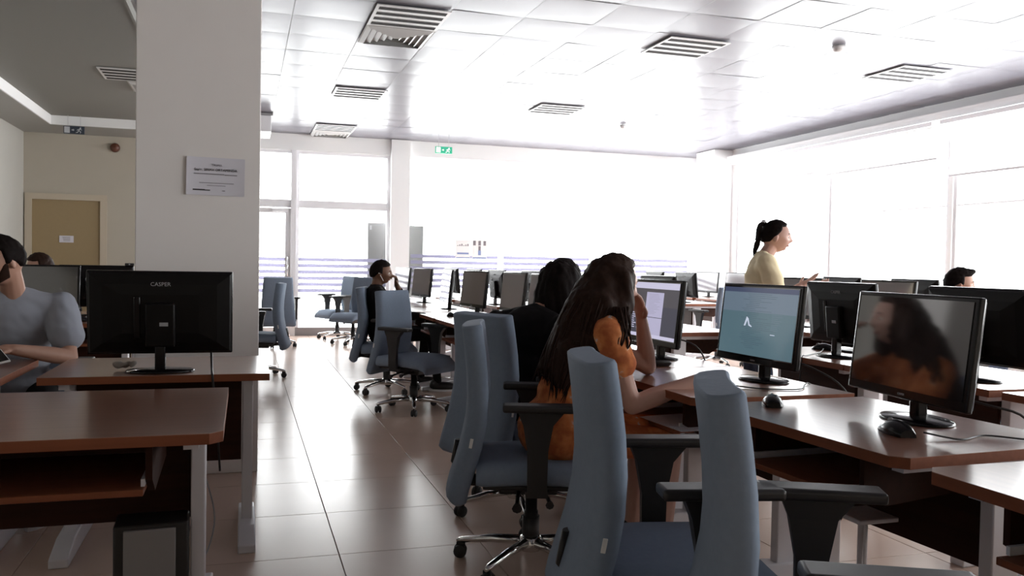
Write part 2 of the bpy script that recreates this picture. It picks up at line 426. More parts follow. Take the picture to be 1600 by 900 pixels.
# ------------------------------------------------------------------ ceiling things
def slot_vent(x, y, label, wx=.6, diff=False, rz=0):
    v = empty('ceiling_vent', (x+.3, y+.3, H), rz); tag(v, label, 'vent', 'slotted ceiling vents')
    obj('vent_plate', MB().box(-.297, .297, -.297, .297, -.014, -.004, bevel=.002, seg=1), VENTW, v)
    for k in range(4):
        yy = -.22+k*.145
        obj('slot', MB().box(-.27, .27, yy-.036, yy+.036, -.0165, -.010), DARKGAP, v)
        obj('louvre', MB().box(-.265, .265, yy-.002, yy+.002, -.019, -.012), DARKGAP, v)
    return v
slot_vent(.96, 6.66, 'largest slotted ceiling vent, near the top of the column, joined to a square diffuser')
slot_vent(3.5, 6.68, 'slotted ceiling vent with four dark slots right of the nearest one')
slot_vent(6.08, 6.8, 'faint slotted ceiling vent in the blown out ceiling at upper right')
slot_vent(.98, 9.96, 'slotted ceiling vent above the seated man at the back')
slot_vent(3.5, 10.03, 'small slotted ceiling vent near the middle of the far ceiling')
slot_vent(.98, 12.75, 'faint farthest slotted ceiling vent above the glass partition')
slot_vent(-1.45, 9.55, 'dark slotted ceiling vent left of the column over the shaded side').location.z = 3.13
def diffuser(x, y, label):
    v = empty('ceiling_diffuser', (x+.3, y+.3, H)); tag(v, label, 'vent', 'square ceiling diffusers')
    mb = MB()
    for k in range(5):
        a = .285-k*.055; b = a-.018
        z1, z0 = -.004-.0, -.03
        for q in range(4):
            Mz = Matrix.Rotation(q*PI/2, 4, 'Z')
            vsx = [Mz @ Vector(p) for p in ((-a, -a, -.014), (a, -a, -.014), (b-.02, -b+.02, -.034+.02), (-b+.02, -b+.02, -.014))]
            vv = [mb.bm.verts.new(p) for p in ((Mz @ Vector((-a, -a, -.010))), (Mz @ Vector((a, -a, -.010))), (Mz @ Vector((a-.035, -a+.035, -.032))), (Mz @ Vector((-a+.035, -a+.035, -.032))))]
            mb.face(vv)
    obj('louvre', mb, VENTW, v)
    obj('plate', MB().box(-.297, .297, -.297, .297, -.010, -.004), mat('vent_grey', (.42, .41, .40), .6), v)
    return v
diffuser(.96, 7.27, 'square stepped ceiling diffuser right behind the largest slotted vent')
diffuser(.98, 13.36, 'faint square ceiling diffuser behind the farthest slotted vent')
diffuser(-1.24, 10.2, 'square ceiling diffuser mostly hidden by the top of the column').location.z = 3.13
def rounddet(x, y, name, label, r=.06):
    o = obj(name, MB().lathe([(r, 0), (r, -.02), (r*.8, -.045), (r*.4, -.055), (.001, -.056)], 20), WHITEPL, None, (x, y, H-.002)); tag(o, label, 'detector')
rounddet(5.05, 6.45, 'smoke_detector', 'white round smoke detector on the bright ceiling at upper right')
rounddet(5.1, 11.1, 'smoke_detector', 'small white round smoke detector on the far bright ceiling', .05)
# air unit by the column
a = empty('air_unit', (.24, 12.5, 2.95)); tag(a, 'white box hanging from the ceiling edge just right of the column', 'unit')
obj('housing', MB().box(-.1, .1, -.35, .35, 0, .22, bevel=.01), WHITEF, a); obj('lid', MB().box(-.12, .12, -.36, .36, .22, .25), GREYP, a)
# exit signs
def exit_sign(loc, w_, h_, gm, wm, label):
    s = empty('exit_sign', loc); tag(s, label, 'sign')
    obj('sign_box', MB().box(-w_/2, w_/2, -.015, .015, -h_/2, h_/2, bevel=.003, seg=1), gm, s)
    obj('door_symbol', MB().box(-w_*.46, -w_*.2, -.018, -.0152, -h_*.4, h_*.4), wm, s)
    mb = MB(); Mx = Matrix(((1,0,0,0),(0,0,1,-.0165),(0,1,0,0),(0,0,0,1)))
    c = w_*.26
    mb.ell((c+.012, -.0165, h_*.27), (.011, .001, .011), None, 10, 6)
    for (p, q, r_) in [((c+.006, .018), (c-.012, -.008), .008), ((c-.012, -.008), (c+.016, -.02), .0055), ((c+.016, -.02), (c+.01, -.036), .005), ((c-.012, -.008), (c-.022, -.028), .0055), ((c-.022, -.028), (c-.042, -.032), .005), ((c+.006, .014), (c-.022, .008), .005), ((c-.022, .008), (c-.03, -.004), .0045), ((c+.008, .014), (c+.028, .004), .005)]:
        p = Vector((p[0], -.0165, p[1]*h_/.1)); q = Vector((q[0], -.0165, q[1]*h_/.1)); mb.cap(p, q, r_, r_*.85, 6)
    obj('running_figure', mb, wm, s)
    mb = MB(); mb.prism([(-.03, -.006), (-.012, -.006), (-.012, -.016), (.006, 0), (-.012, .016), (-.012, .006), (-.03, .006)], -.001, .001, Mx)
    obj('arrow', mb, wm, s)
    for sx in (-1, 1): obj('hanger', MB().tube([(sx*w_*.3, 0, h_/2), (sx*w_*.3, 0, 3.2-loc[2])], .003, 6), METALG, s)
exit_sign((2.94, 13.0, 2.952), .265, .105, SIGNG, SIGNW, 'green exit sign with white running figure hanging over the far glass wall')
exit_sign((-2.235, 13.0, 2.93), .26, .105, SIGND, SIGNL, 'dark exit sign with running figure hanging before the shaded left back wall')
o = obj('alarm_siren', MB().lathe([(.068, 0), (.07, .02), (.062, .05), (.045, .065), (.001, .07)], 20, Matrix.Rotation(R(90), 4, 'X')), BROWNR, None, (-1.853, 14, 2.835)); tag(o, 'round dark brown alarm siren on beige back wall above the door', 'alarm')
# paper on wooden door
s = empty('door_notice', (-2.503, 13.99, 1.455)); tag(s, 'small white paper sign on the brown door', 'sign')
obj('paper', MB().box(-.095, .095, -.002, .004, -.05, .05), PAPER, s)
mb = MB()
for k in range(5): mb.box(-.055+.004*k, .05, -.0035, -.0022, .028-k*.014, .033-k*.014)
obj('lettering', mb, INKG, s)
# column and its notice
c = struct('trim_7', MB().box(-.562, .082, 5.0, 5.62, 0, 3.2, bevel=.004, seg=1), COLP)
s = empty('notice_sheet', (-.153, 4.997, 1.652), 0); s.rotation_euler = (0, R(.6), 0); tag(s, 'white printed notice taped to the column', 'notice')
mb = MB(); n = 8; g = []
for i in range(n+1):
    g.append([mb.bm.verts.new((-.152+.304*i/n, -.0025-.006*abs(2*i/n-1)**4-(.004 if (i == n and k_ == 0) else 0), -.104+.208*k_/4)) for k_ in range(5)])
for i in range(n):
    for k_ in range(4): mb.face([g[i][k_], g[i+1][k_], g[i+1][k_+1], g[i][k_+1]], True)
pp = obj('paper', mb, PAPER, s)
def line(mb, x0, x1, z, h, y=-.0065): mb.box(x0, x1, y-.0008, y, z-h/2, z+h/2)
mb = MB()
me = text_mesh('CASPER', .016)
t = obj('lettering', me, None, s, (.005, -.006, .062), (R(90), 0, 0)); me.materials.append(INKG)
me = text_mesh('Sayin, SINAV ORTAMINDA', .0195); me.materials.append(INK); obj('lettering', me, None, s, (0, -.006, .036), (R(90), 0, 0))
mb = MB(); line(mb, -.112, .045, .013, .005); line(mb, .046, .112, .011, .005); line(mb, -.085, .095, -.036, .003); line(mb, -.045, .052, -.05, .003)
mb2 = MB(); line(mb2, -.118, -.055, -.075, .007); line(mb2, -.055, -.028, -.076, .005); line(mb2, .035, .05, -.077, .003)
obj('ruled_text', mb, INKG, s); obj('ruled_text_bold', mb2, INK, s)
# posters on far glass
def poster(x0, x1, z0, z1, label, strong):
    p = empty('poster', ((x0+x1)/2, YB+.02, (z0+z1)/2)); tag(p, label, 'poster'); w_ = x1-x0; h_ = z1-z0
    obj('sheet', MB().box(-w_/2, w_/2, -.002, .002, -h_/2, h_/2), mat('poster_sheet', (.85, .85, .85), .7, emit=(1, 1, 1), estr=0) , p)
    mb = MB(); mc = MB()
    if strong:
        for xx in (-.09, 0, .09): mb.box(xx-.022, xx+.022, -.004, -.0021, h_/2-.09, h_/2-.01)
        mb.box(-.02, .02, -.004, -.0021, -.02, h_/2-.1)
        mc.box(-.025, .025, -.004, -.0021, -.1, -.02); mc.box(-w_/2+.01, w_/2-.01, -.004, -.0021, -h_/2, -h_/2+.02)
    else:
        for k in range(6): mb.box(-.1+.035*k, -.08+.035*k, -.004, -.0021, .05, .05+.012*(1+k%3))
        mc.box(-.1, .1, -.004, -.0021, -.09, -.06); mc.box(-w_/2+.01, w_/2-.01, -.004, -.0021, -h_/2, -h_/2+.015)
    obj('dark_print', mb, INKG, p); obj('blue_print', mc, mat('print_blue', (.25, .32, .55), .6), p)
poster(3.4, 3.66, 1.29, 1.6, 'pale poster left of the two on the far glass wall', False)
poster(3.69, 3.95, 1.29, 1.6, 'poster with dark blocks, right of the two on the far glass wall', True)
# lockers beyond glass
for (x0, x1, h_, lab) in [(1.98, 2.40, 1.86, 'tall grey cabinet behind the glass left of the white pillar'), (2.6, 2.93, 1.83, 'tall grey cabinet behind the glass right of the white pillar')]:
    k = empty('cabinet', ((x0+x1)/2, 14.62, 0)); tag(k, lab, 'cabinet', 'cabinets behind the glass'); hw = (x1-x0)/2
    LG = mat('locker_grey', (.20, .195, .195), .5)
    obj('body', MB().box(-hw, hw, -.2, .25, .05, h_, bevel=.004, seg=1), LG, k); obj('door', MB().box(-hw+.01, hw-.01, -.215, -.2, .07, h_-.02, bevel=.003, seg=1), LG, k)
    obj('plinth', MB().box(-hw+.02, hw-.02, -.17, .22, 0, .05), BLK, k); obj('handle', MB().box(-hw+.03, -hw+.06, -.23, -.215, h_-.12, h_-.05), GREYP, k)

# ------------------------------------------------------------------ desk
def make_desk(W=.86, D=.68, label='', tray=True, foot_sx=1):
    t = empty('desk'); tag(t, label, 'desk', 'brown computer desks')
    c = .035
    mb = MB(); poly = [(-W/2+c, -D/2), (W/2-c, -D/2), (W/2, -D/2+c), (W/2, D/2), (-W/2, D/2), (-W/2, -D/2+c)]
    mb.prism(poly, .7285, .7300); top = obj('tabletop', mb, WOOD, t)
    mb = MB(); mb.prism(poly, .700, .7285); obj('edge_band', mb, EDGE, top)
    for s in (-1, 1):
        x = s*(W/2-.085)
        mb = MB(); mb.box(x-.022, x+.022, .06, .16, .05, .70, bevel=.005, seg=2)
        mb.box(x-.02, x+.02, -D/2+.08, D/2-.06, .672, .700)
        lg = obj('leg', mb, METALG, t)
        mb = MB()
        prof = [(-D/2+.06, 0), (D/2+.05, 0), (D/2+.05, .035), (D/2-.1, .075), (.0, .085), (-D/2+.2, .05), (-D/2+.06, .03)]
        Mx = Matrix(((0, 0, 1, x), (1, 0, 0, 0), (0, 1, 0, 0), (0, 0, 0, 1)))
        mb.prism(prof, -.035, .035, Mx, bevel=.006); obj('foot', mb, METALG, lg)
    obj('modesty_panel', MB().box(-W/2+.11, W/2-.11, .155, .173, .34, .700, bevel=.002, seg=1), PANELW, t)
    if tray:
        tr = obj('keyboard_tray', MB().box(-W/2+.20, W/2-.20, -D/2+.02, .06, .565, .583, bevel=.002, seg=1), EDGE, t)
        for s in (-1, 1):
            x = s*(W/2-.19)
            mb = MB(); Mx = Matrix(((0, 0, 1, x), (1, 0, 0, 0), (0, 1, 0, 0), (0, 0, 0, 1)))
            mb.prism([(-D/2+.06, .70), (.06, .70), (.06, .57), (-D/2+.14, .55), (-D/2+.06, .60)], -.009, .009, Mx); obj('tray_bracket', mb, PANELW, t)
            obj('slide_rail', MB().box(x-s*.014-.005, x-s*.014+.005, -D/2+.05, .05, .584, .604), METALG, tr)
    return t
dsk = {}
def desk(x, y, rz, label, proto=None, tray=True):
    if 'p' not in dsk:
        dsk['p'] = make_desk(label=label); o = dsk['p']
    else: o = copy_tree(dsk['p']); o['label'] = label
    o.location = (x, y, 0); o.rotation_euler = (0, 0, rz); return o
P1, P2 = -PI/2, PI/2      # row facing +X, row facing -X
R1Y = [1.20, 2.17, 3.12, 3.99, 4.87, 5.76, 6.63, 7.51, 8.45, 9.36, 10.25, 11.15]
names1 = ['brown desk cut off by the lower right corner of the photo', 'large brown desk at right carrying the dark monitor with reflection',
 'brown desk on which the woman in orange rests her hand', 'brown desk with the dark grey document monitor, beyond the woman in orange',
 'brown desk hidden right behind the two women', 'brown desk behind the black haired person',
 'brown desk with striped screen reflection, left of the black haired person', 'brown desk with grey mouse and wide grey screen behind the tilted empty chair',
 'brown desk where the man on the phone sits', 'brown desk just beyond the man on the phone', 'brown desk second beyond the man on the phone', 'farthest brown desk of the row with visible screens']
for y, l in zip(R1Y, names1): desk(1.88 + (.0 if y < 9 else 0), y, P1 + (R(3) if y < 2.5 and y > 2 else 0), l)
R2 = [(3.18, 2.10, 'brown desk under the black monitor back at the right edge'), (3.18, 3.02+.15-.0, 'bright brown desk between the two large monitor backs on the right'), (3.18, 4.03+.03, 'brown desk with a black mouse and monitor back, right of the teal screen'),
 (3.14, 5.9, 'brown desk of the back row hidden behind the document monitor'), (3.12, 6.78, 'brown desk of the back row hidden behind the woman in orange'), (3.10, 7.66, 'brown desk of the back row hidden behind the black haired head'),
 (3.06, 8.54, 'brown back row desk with the monitor back directly left of the black haired head'), (3.0, 9.42, 'brown desk of the back row second beyond the black haired head'), (2.94, 10.3, 'brown desk of the back row third beyond the black haired head'), (2.88, 11.18, 'farthest brown desk of the back row near the posters')]
R2 = [(3.18, 1.30, R2[0][2]), (3.18, 2.17, R2[1][2]), (3.18, 3.09, 'bright brown desk with its lit corner right of the dark reflecting monitor')] + [(3.18, 3.96, R2[2][2])] + R2[3:]
for x, y, l in R2: desk(x, y, P2, l)
FARD = [(4.35, 5.05, P1, 'brown desk behind the right hand monitor backs'), (4.35, 5.93, P1, 'brown desk with white screen beside the standing woman'),
        (5.72, 6.1, P2, 'brown desk near the windows under pale monitor backs'), (5.72, 7.0, P2, 'brown desk near the windows behind the raised hand'),
        (5.75, 10.22, P2, 'far brown desk with white leg between the two lit monitors'), (5.75, 11.1, P2, 'farthest brown desk of the window side'),
        (7.0, 11.3, P1, 'far brown desk with pale blue screens near the window wall'), (7.0, 12.2, P1, 'last brown desk in the corner by the window wall')]
for x, y, r_, l in FARD: desk(x, y, r_, l)
# left side
desk(-.325, 3.99, PI, 'brown desk with the large monitor back in front of the column')
desk(-1.31, 3.99, PI, 'brown desk corner in front of the man in grey')
l0 = make_desk(.96, .86, 'nearest brown desk at the lower left with keyboard tray'); l0.location = (-.53, 2.84, 0)
desk(-1.20, 6.94, 0, 'brown desk with a mouse behind the man in grey')
desk(-2.07, 6.94, 0, 'brown desk hidden behind the head of the man in grey')
desk(-1.20, 7.76, PI, 'brown desk back to back behind the man in grey'); desk(-2.07, 7.76, PI, 'brown desk in front of the half hidden head by the door')

# ------------------------------------------------------------------ monitor
def screen_print(kind):
    """flat image of a lit screen, local x across, z up, in front of the glass (y=-)"""
    mb = MB(); W, Hh = .505, .285; y = -.0212
    def q(x0, x1, z0, z1, m, d=0): mb.mi = m; yy = y-d*.0002; v = [mb.bm.verts.new(p) for p in ((x0, yy, z0), (x1, yy, z0), (x1, yy, z1), (x0, yy, z1))]; mb.face(v)
    rn = random.Random(5)
    if kind == 'doc':
        mats = [emis('ui_grey', (.075, .07, .085), .9), emis('ui_page', (.45, .43, .60), .95), emis('ui_bar', (.62, .6, .78), .9), emis('ui_dark', (.05, .05, .075), .9), emis('ui_text', (.33, .32, .45), .9)]
        q(-W/2, W/2, -Hh/2, Hh/2, 0); q(-W/2, W/2, Hh/2-.032, Hh/2, 2, 1); q(-W/2, W/2, -Hh/2, -Hh/2+.018, 2, 1)
        q(-W/2, W/2, -Hh/2+.018, .02, 3, 1)
        q(-.09, .10, -.035, Hh/2-.05, 1, 2); q(-.09, .10, -Hh/2+.018, -.038, 1, 2)
        for k in range(14): q(-.06, -.06+rn.uniform(.06, .13), .08-k*.0075, .082-k*.0075, 4, 3)
        for k in range(11):
            for j in range(2):
                a = -W/2+.02+j*.055; q(a, a+rn.uniform(.02, .048), .01-k*.011, .0145-k*.011, 2, 3)
    else:
        mats = [emis('ui_teal', (.085, .145, .175), 1.0), emis('ui_teal_light', (.125, .17, .22), 1.0), emis('ui_navy', (.055, .07, .13), .9), emis('ui_code', (.065, .105, .14), .9), emis('ui_white', (.6, .66, .8), .9)]
        q(-W/2, W/2, -Hh/2, Hh/2, 0); q(-W/2, W/2, .04, Hh/2, 1, 1); q(-W/2, W/2, Hh/2-.02, Hh/2, 2, 2)
        for k in range(30):
            a = -.11+rn.uniform(0, .05); q(a, a+rn.uniform(.06, .2), .115-k*.0078, .1165-k*.0078, 3, 3)
        for k in range(9): q(.10, .10+rn.uniform(.04, .075), .035-k*.008, .0365-k*.008, 1, 3)
        q(.10, .13, -.048, -.045, 4, 3)
        v = [(-.085, -.02), (-.070, .02), (-.056, .012), (-.045, -.012), (-.028, -.02), (-.03, -.024), (-.052, -.018), (-.063, .004), (-.074, -.02)]
        mb.mi = 4; mb.face([mb.bm.verts.new((x, y-.0008, z)) for x, z in v])
    return mb, mats
LOGO = text_mesh('CASPER', .022); LOGO.materials.append(GREYP)
LOGOS = text_mesh('CASPER', .009); LOGOS.materials.append(GREYP)
def make_monitor(label, scr='off'):
    t = empty('monitor'); tag(t, label, 'monitor', 'black desktop monitors')
    cz = .235      # panel centre above desk
    W, Hh = .545, .335
    # panel shell: front faces -Y
    mb = MB(); mb.box(-W/2, W/2, -.018, .004, cz-Hh/2, cz+Hh/2, bevel=.006)
    pn = obj('bezel', mb, BLKG, t)
    mb = MB(); M4 = Matrix.Translation((0, .004, cz)) @ Matrix.Rotation(R(-90), 4, 'X')
    rings = []
    for k, (sx, sz, y) in enumerate([(W/2-.004, Hh/2-.004, .003), (W/2-.012, Hh/2-.012, .014), (W/2-.06, Hh/2-.05, .028), (W/2-.13, Hh/2-.09, .034)]):
        rings.append([Vector((x*sx, y, cz+z*sz)) for x, z in ((-1, -1), (1, -1), (1, 1), (-1, 1))])
    mb.ring_loft(rings, smooth=False)
    sh = obj('rear_shell', mb, SHELL, t)
    mb = MB(); mb.box(-.055, .055, .03, .062, cz-.13, cz+.045, bevel=.008); obj('rear_housing', mb, SHELL, t)
    mb = MB(); mb.box(.075, .10, .03, .038, cz-.10, cz+.07, bevel=.004); obj('cable_channel', mb, BLKG, sh)
    lo = obj('logo', LOGO, None, sh, (0, .030, cz+.118), (R(90), 0, PI))
    obj('sticker', MB().box(-.03, .002, .062, .0635, cz-.045, cz-.03), GREYP, sh)
    if scr in ('doc', 'code'):
        pm, ms = screen_print(scr)
        me = pm.mesh('screen', ms); me.transform(Matrix.Translation((0, 0, cz+.008)))
        obj('glass', MB().box(-.256, .256, -.0205, -.0178, cz-.139, cz+.155), SCREEN, pn)
        obj('screen', me, None, t)
    else:
        obj('screen', MB().box(-.255, .255, -.0205, -.0178, cz-.137, cz+.153), SCREENG if scr == 'grey' else SCREEN, t)
    obj('logo', LOGOS, None, pn, (0, -.0195, cz-.153), (R(90), 0, 0))
    Rm = Matrix.Translation((0, 0, cz)) @ Matrix.Rotation(R(-6), 4, 'X') @ Matrix.Translation((0, 0, -cz))
    for ch in t.children: ch.matrix_local = Rm
    mb = MB(); mb.box(-.02, .02, .008, .045, .01, cz-.08, bevel=.006); obj('stand_neck', mb, BLKG, t)
    n = 32; mb = MB()
    rings = [[Vector((a*math.cos(2*PI*k/n), .02+b*math.sin(2*PI*k/n), z)) for k in range(n)] for a, b, z in ((.128, .088, 0), (.13, .09, .004), (.125, .086, .009), (.03, .03, .016))]
    mb.ring_loft(rings); obj('stand_base', mb, BLKG, t)
    return t
mon = {}
def monitor(x, y, rz, label, scr='off', z=.7302, s=1.0):
    if scr not in mon: mon[scr] = make_monitor(label, scr); o = mon[scr]
    else: o = copy_tree(mon[scr]); o['label'] = label
    o.location = (x, y, z); o.rotation_euler = (0, 0, rz); o.scale = (s, s, s); return o
monitor(2.00, 2.165, P1-R(6), 'large dark monitor at right whose black screen mirrors a woman', 'off', s=1.04).scale = (1.04, 1.04, .985)
monitor(2.06, 3.08, P1+R(2), 'monitor with teal screen of code lines in front of the woman in orange', 'code')
monitor(2.02, 3.94, P1+R(0), 'monitor with grey screen showing a white document page', 'doc')
for y, l in [(4.85, 'monitor hidden behind the long haired woman in orange'), (5.74, 'monitor hidden behind the black haired head')]: monitor(2.04, y, P1, l, 'grey')
monitor(2.16, 6.80, P1+R(3), 'monitor with striped reflection just left of the black haired head', 'grey')
monitor(2.02, 7.55, P1+R(9), 'wide grey blank monitor above the tilted empty chair back', 'grey')
monitor(1.98, 8.50, P1+R(-3), 'narrow looking grey monitor left of the wide grey one', 'grey')
monitor(2.00, 9.85, P1+R(11), 'monitor with striped screen right of the white pillar', 'grey')
monitor(1.98, 11.05, P1+R(10), 'grey monitor behind the hand of the man on the phone', 'grey')
for x, y, l, a in [(3.06, 2.93, 'black monitor back at the right edge behind the reflecting monitor', 0), (3.07, 3.84, 'black monitor back standing alone right of the teal screen', 0),
    (2.98, 5.78, 'monitor back behind the document monitor', 0), (2.97, 6.7, 'monitor back hidden by the woman in orange', 0), (2.95, 7.6, 'monitor back hidden by the black haired head', 0),
    (2.90, 8.5, 'dark monitor back directly left of the black haired head', 4), (2.80, 9.45, 'dark monitor back behind the striped screen', 4), (2.74, 10.25, 'monitor back peeking above the wide grey monitor', 4),
    (2.66, 11.15, 'small monitor back between the two grey screens near the posters', 6)]:
    monitor(x, y, P2+R(a), l, 'off')
monitor(4.38, 5.0, P1, 'pale screen monitor behind the lone black monitor back', 'grey'); monitor(4.32, 5.95, P1+R(8), 'monitor with white glaring screen beside the raised hand', 'grey')
monitor(5.6, 6.05, P2, 'pale monitor back below the window right of the raised hand', 'off'); monitor(5.6, 7.0, P2, 'pale monitor back behind the raised hand', 'off')
monitor(5.66, 10.2, P2, 'far dark monitor back right of the document monitor', 'off'); monitor(5.66, 11.1, P2, 'farthest monitor back behind the document monitor', 'off')
monitor(7.15, 11.3, P1+R(10), 'far pale blue monitor left of the standing woman', 'grey'); monitor(7.15, 12.2, P1+R(10), 'farthest pale blue monitor left of the standing woman', 'grey')
monitor(-.325, 3.80, PI, 'large black monitor back in front of the column', 'off', s=1.03)
monitor(-1.45, 7.12, 0, 'dark screened monitor behind the shoulder of the man in grey', 'off'); monitor(-1.12, 7.5, PI, 'black monitor back between the man in grey and the large monitor', 'off')
monitor(-2.1, 7.12, 0, 'dark monitor hidden behind the head of the man in grey', 'off')

# ------------------------------------------------------------------ chair
def make_chair(label):
    t = empty('office_chair'); tag(t, label, 'chair', 'blue grey swivel chairs')
    # backrest: S-curved upholstered slab
    path = [(-.300, .315), (-.290, .36), (-.268, .43), (-.245, .51), (-.228, .60), (-.222, .69), (-.226, .78), (-.236, .87), (-.248, .955)]
    N = len(path); rings = []
    def ring(x, z, w_, th, tx, tz, bow):
        # superellipse-like section across y, thickness along normal (nx, nz)
        nx, nz = tz, -tx; out = []
        prof = [(-1, -.35), (-1, .35), (-.93, .85), (-.8, 1), (-.4, 1), (0, 1), (.4, 1), (.8, 1), (.93, .85), (1, .35), (1, -.35), (.93, -.85), (.8, -1), (.4, -1), (0, -1), (-.4, -1), (-.8, -1), (-.93, -.85)]
        for u, v in prof:
            b = bow*(u*u)
            out.append(Vector((x+nx*(v*th/2+b), u*w_/2, z+nz*(v*th/2+b))))
        return out
    for i in range(N):
        a = path[max(0, i-1)]; b = path[min(N-1, i+1)]; L = math.hypot(b[0]-a[0], b[1]-a[1]); tx, tz = (b[0]-a[0])/L, (b[1]-a[1])/L
        w_ = .47 - .085*(i/(N-1))**1.3; th = .078; 
        if i == 0: rings.append(ring(path[0][0]-tx*.018, path[0][1]-tz*.018, w_*.93, th*.45, tx, tz, .02)); rings.append(ring(path[0][0]-tx*.008, path[0][1]-tz*.008, w_*.98, th*.8, tx, tz, .02))
        rings.append(ring(path[i][0], path[i][1], w_, th, tx, tz, .020 - .008*i/N))
        if i == N-1: rings.append(ring(path[i][0]+tx*.006, path[i][1]+tz*.006, w_*.99, th*.95, tx, tz, .012)); rings.append(ring(path[i][0]+tx*.010, path[i][1]+tz*.009, w_*.965, th*.82, tx, tz, .012))
    mb = MB(); mb.ring_loft(rings); bk = obj('backrest', mb, FAB, t)
    for s in (-1, 1):
        mb = MB(); mb.box(-.006, .006, -.0015, .0015, -.018, .018, bevel=.001, seg=1)
        obj('zip_tag', mb, WHITEPL, bk, (-.235, s*.2255, .53), (0, R(10), 0))
    # seat
    pr_ = [(-.215, .0), (-.19, .0), (-.05, .006), (.10, .006), (.20, -.002), (.255, -.022), (.272, -.045)]
    mb = MB(); rings = []
    for (x, dz) in pr_:
        w_ = .245 - .02*max(0, (x-.1)/.17)**2 - (.02 if x < -.2 else 0); out = []
        th = .075 if x < .25 else .045
        for (u, v) in [(-1, .25), (-.97, .7), (-.88, .95), (-.5, .97), (0, .95), (.5, .97), (.88, .95), (.97, .7), (1, .25), (.98, -.0), (.9, -.1), (-.9, -.1), (-.98, 0)]:
            out.append(Vector((x, u*w_, .375 + v*th + dz)))
        rings.append(out)
    mb.ring_loft(rings); obj('seat', mb, FAB, t)
    mb = MB(); mb.box(-.19, .2, -.2, .2, .348, .37, bevel=.008); mb.box(-.13, .1, -.075, .075, .30, .35, bevel=.01); obj('mechanism', mb, BLK, t)
    mb = MB(); mb.tube([(.04, -.05, .325), (.06, -.22, .315), (.06, -.25, .31)], [.008, .008, .016]); mb.tube([(-.05, -.05, .325), (-.06, -.2, .30), (-.06, -.23, .29)], [.008, .008, .02]); obj('lever', mb, BLK, t)
    mb = MB(); mb.tube([(-.12, 0, .33), (-.24, 0, .34), (-.305, 0, .42), (-.29, 0, .50)], [(.03, .012)]*4, 8); obj('back_bracket', mb, BLK, bk)
    for s in (-1, 1):
        y = s*.285
        mb = MB(); mb.box(-.12, .17, y-.042, y+.042, .662, .69, bevel=.011, seg=3); ap = obj('armrest', mb, BLK, t)
        mb = MB()
        rings = [[Vector((cx+sx*w_, y+sy*t_, z)) for sx, sy in ((-1, -1), (1, -1), (1, 1), (-1, 1))] for cx, w_, t_, z in ((.02, .085, .022, .664), (.01, .055, .018, .615), (.01, .038, .014, .52), (.01, .036, .013, .37))]
        mb.ring_loft(rings, smooth=False); mb.box(-.03, .05, min(y, s*.15), max(y, s*.15), .345, .368); obj('arm_post', mb, BLK, ap)
    mb = MB(); mb.lathe([(.028, .10), (.028, .22), (.024, .22), (.024, .31)], 16); mb.lathe([(.034, .09), (.034, .2)], 16); obj('gas_lift', mb, BLK, t)
    b = obj('base_hub', MB().lathe([(.045, .065), (.05, .08), (.045, .115), (.03, .125)], 16), CHROME, t)
    for k in range(5):
        a = 2*PI*k/5+.35; ca, sa = math.cos(a), math.sin(a)
        mb = MB(); mb.tube([(.03*ca, .03*sa, .098), (.16*ca, .16*sa, .092), (.29*ca, .29*sa, .072), (.31*ca, .31*sa, .066)], [(.022, .020), (.017, .017), (.012, .014), (.006, .008)], 8)
        obj('base_arm', mb, CHROME, t)
        cs = empty('caster', (.295*ca, .295*sa, 0), a+.8+k); cs.parent = t
        bpy.data.objects.remove(cs)
        Mc = Matrix.Translation((.295*ca, .295*sa, 0)) @ Matrix.Rotation(a+.8+k*1.3, 4, 'Z')
        mb = MB()
        for s in (-1, 1):
            Mw = Mc @ Matrix.Translation((0, s*.013, .027)) @ Matrix.Rotation(R(90), 4, 'X')
            mb.lathe([(.001, -.009), (.022, -.009), (.027, -.005), (.027, .005), (.022, .009), (.001, .009)], 16, Mw)
        c = obj('caster', mb, RUBBER, t)
        mb = MB(); mb.box(-.016, .02, -.006, .006, .02, .062, Mc, bevel=.002, seg=1); obj('caster_fork', mb, BLK, c)
    return t
chp = []
def chair(x, y, deg, label):
    if not chp: chp.append(make_chair(label)); o = chp[0]
    else: o = copy_tree(chp[0]); o['label'] = label
    o.location = (x, y, 0); o.rotation_euler = (0, 0, R(deg)); return o
chair(1.10, 3.19, -17, 'blue grey swivel chair with armrest on which the woman in orange sits')
chair(1.105, 2.02, -13, 'empty blue grey chair in the foreground directly below the woman in orange')
chair(1.145, 1.43, -26, 'empty blue grey chair nearest the right hand desk, seen nearly edge on')
chair(1.28, 3.93, 24, 'blue grey chair with broad back showing, used by the black haired person')
chair(1.32, 6.80, -48, 'empty blue grey chair turned to the camera with sunlit back')
chair(1.27, 7.86, -14, 'blue grey chair of the man on the phone, seen edge on')
chair(.13, 9.1, 172, 'blue grey chair facing left beside the column, seen edge on')
chair(.42, 12.3, 97, 'blue grey chair showing its back by the glass door')
chair(1.52, 12.5, 222, 'blue grey chair with armrests in front of the glass partition')
chair(1.38, 13.35, 205, 'blue grey chair mostly hidden, closest to the glass partition')
chair(5.55, 9.2, 100, 'blue grey chair between the document and teal monitors far back')
chair(-1.05, 4.68, -92, 'blue grey chair under the man in grey')
chair(4.98, 5.02, 0, 'blue grey chair of the half hidden man at right')
chair(-1.62, 8.25, -90, 'blue grey chair of the half hidden person by the door')

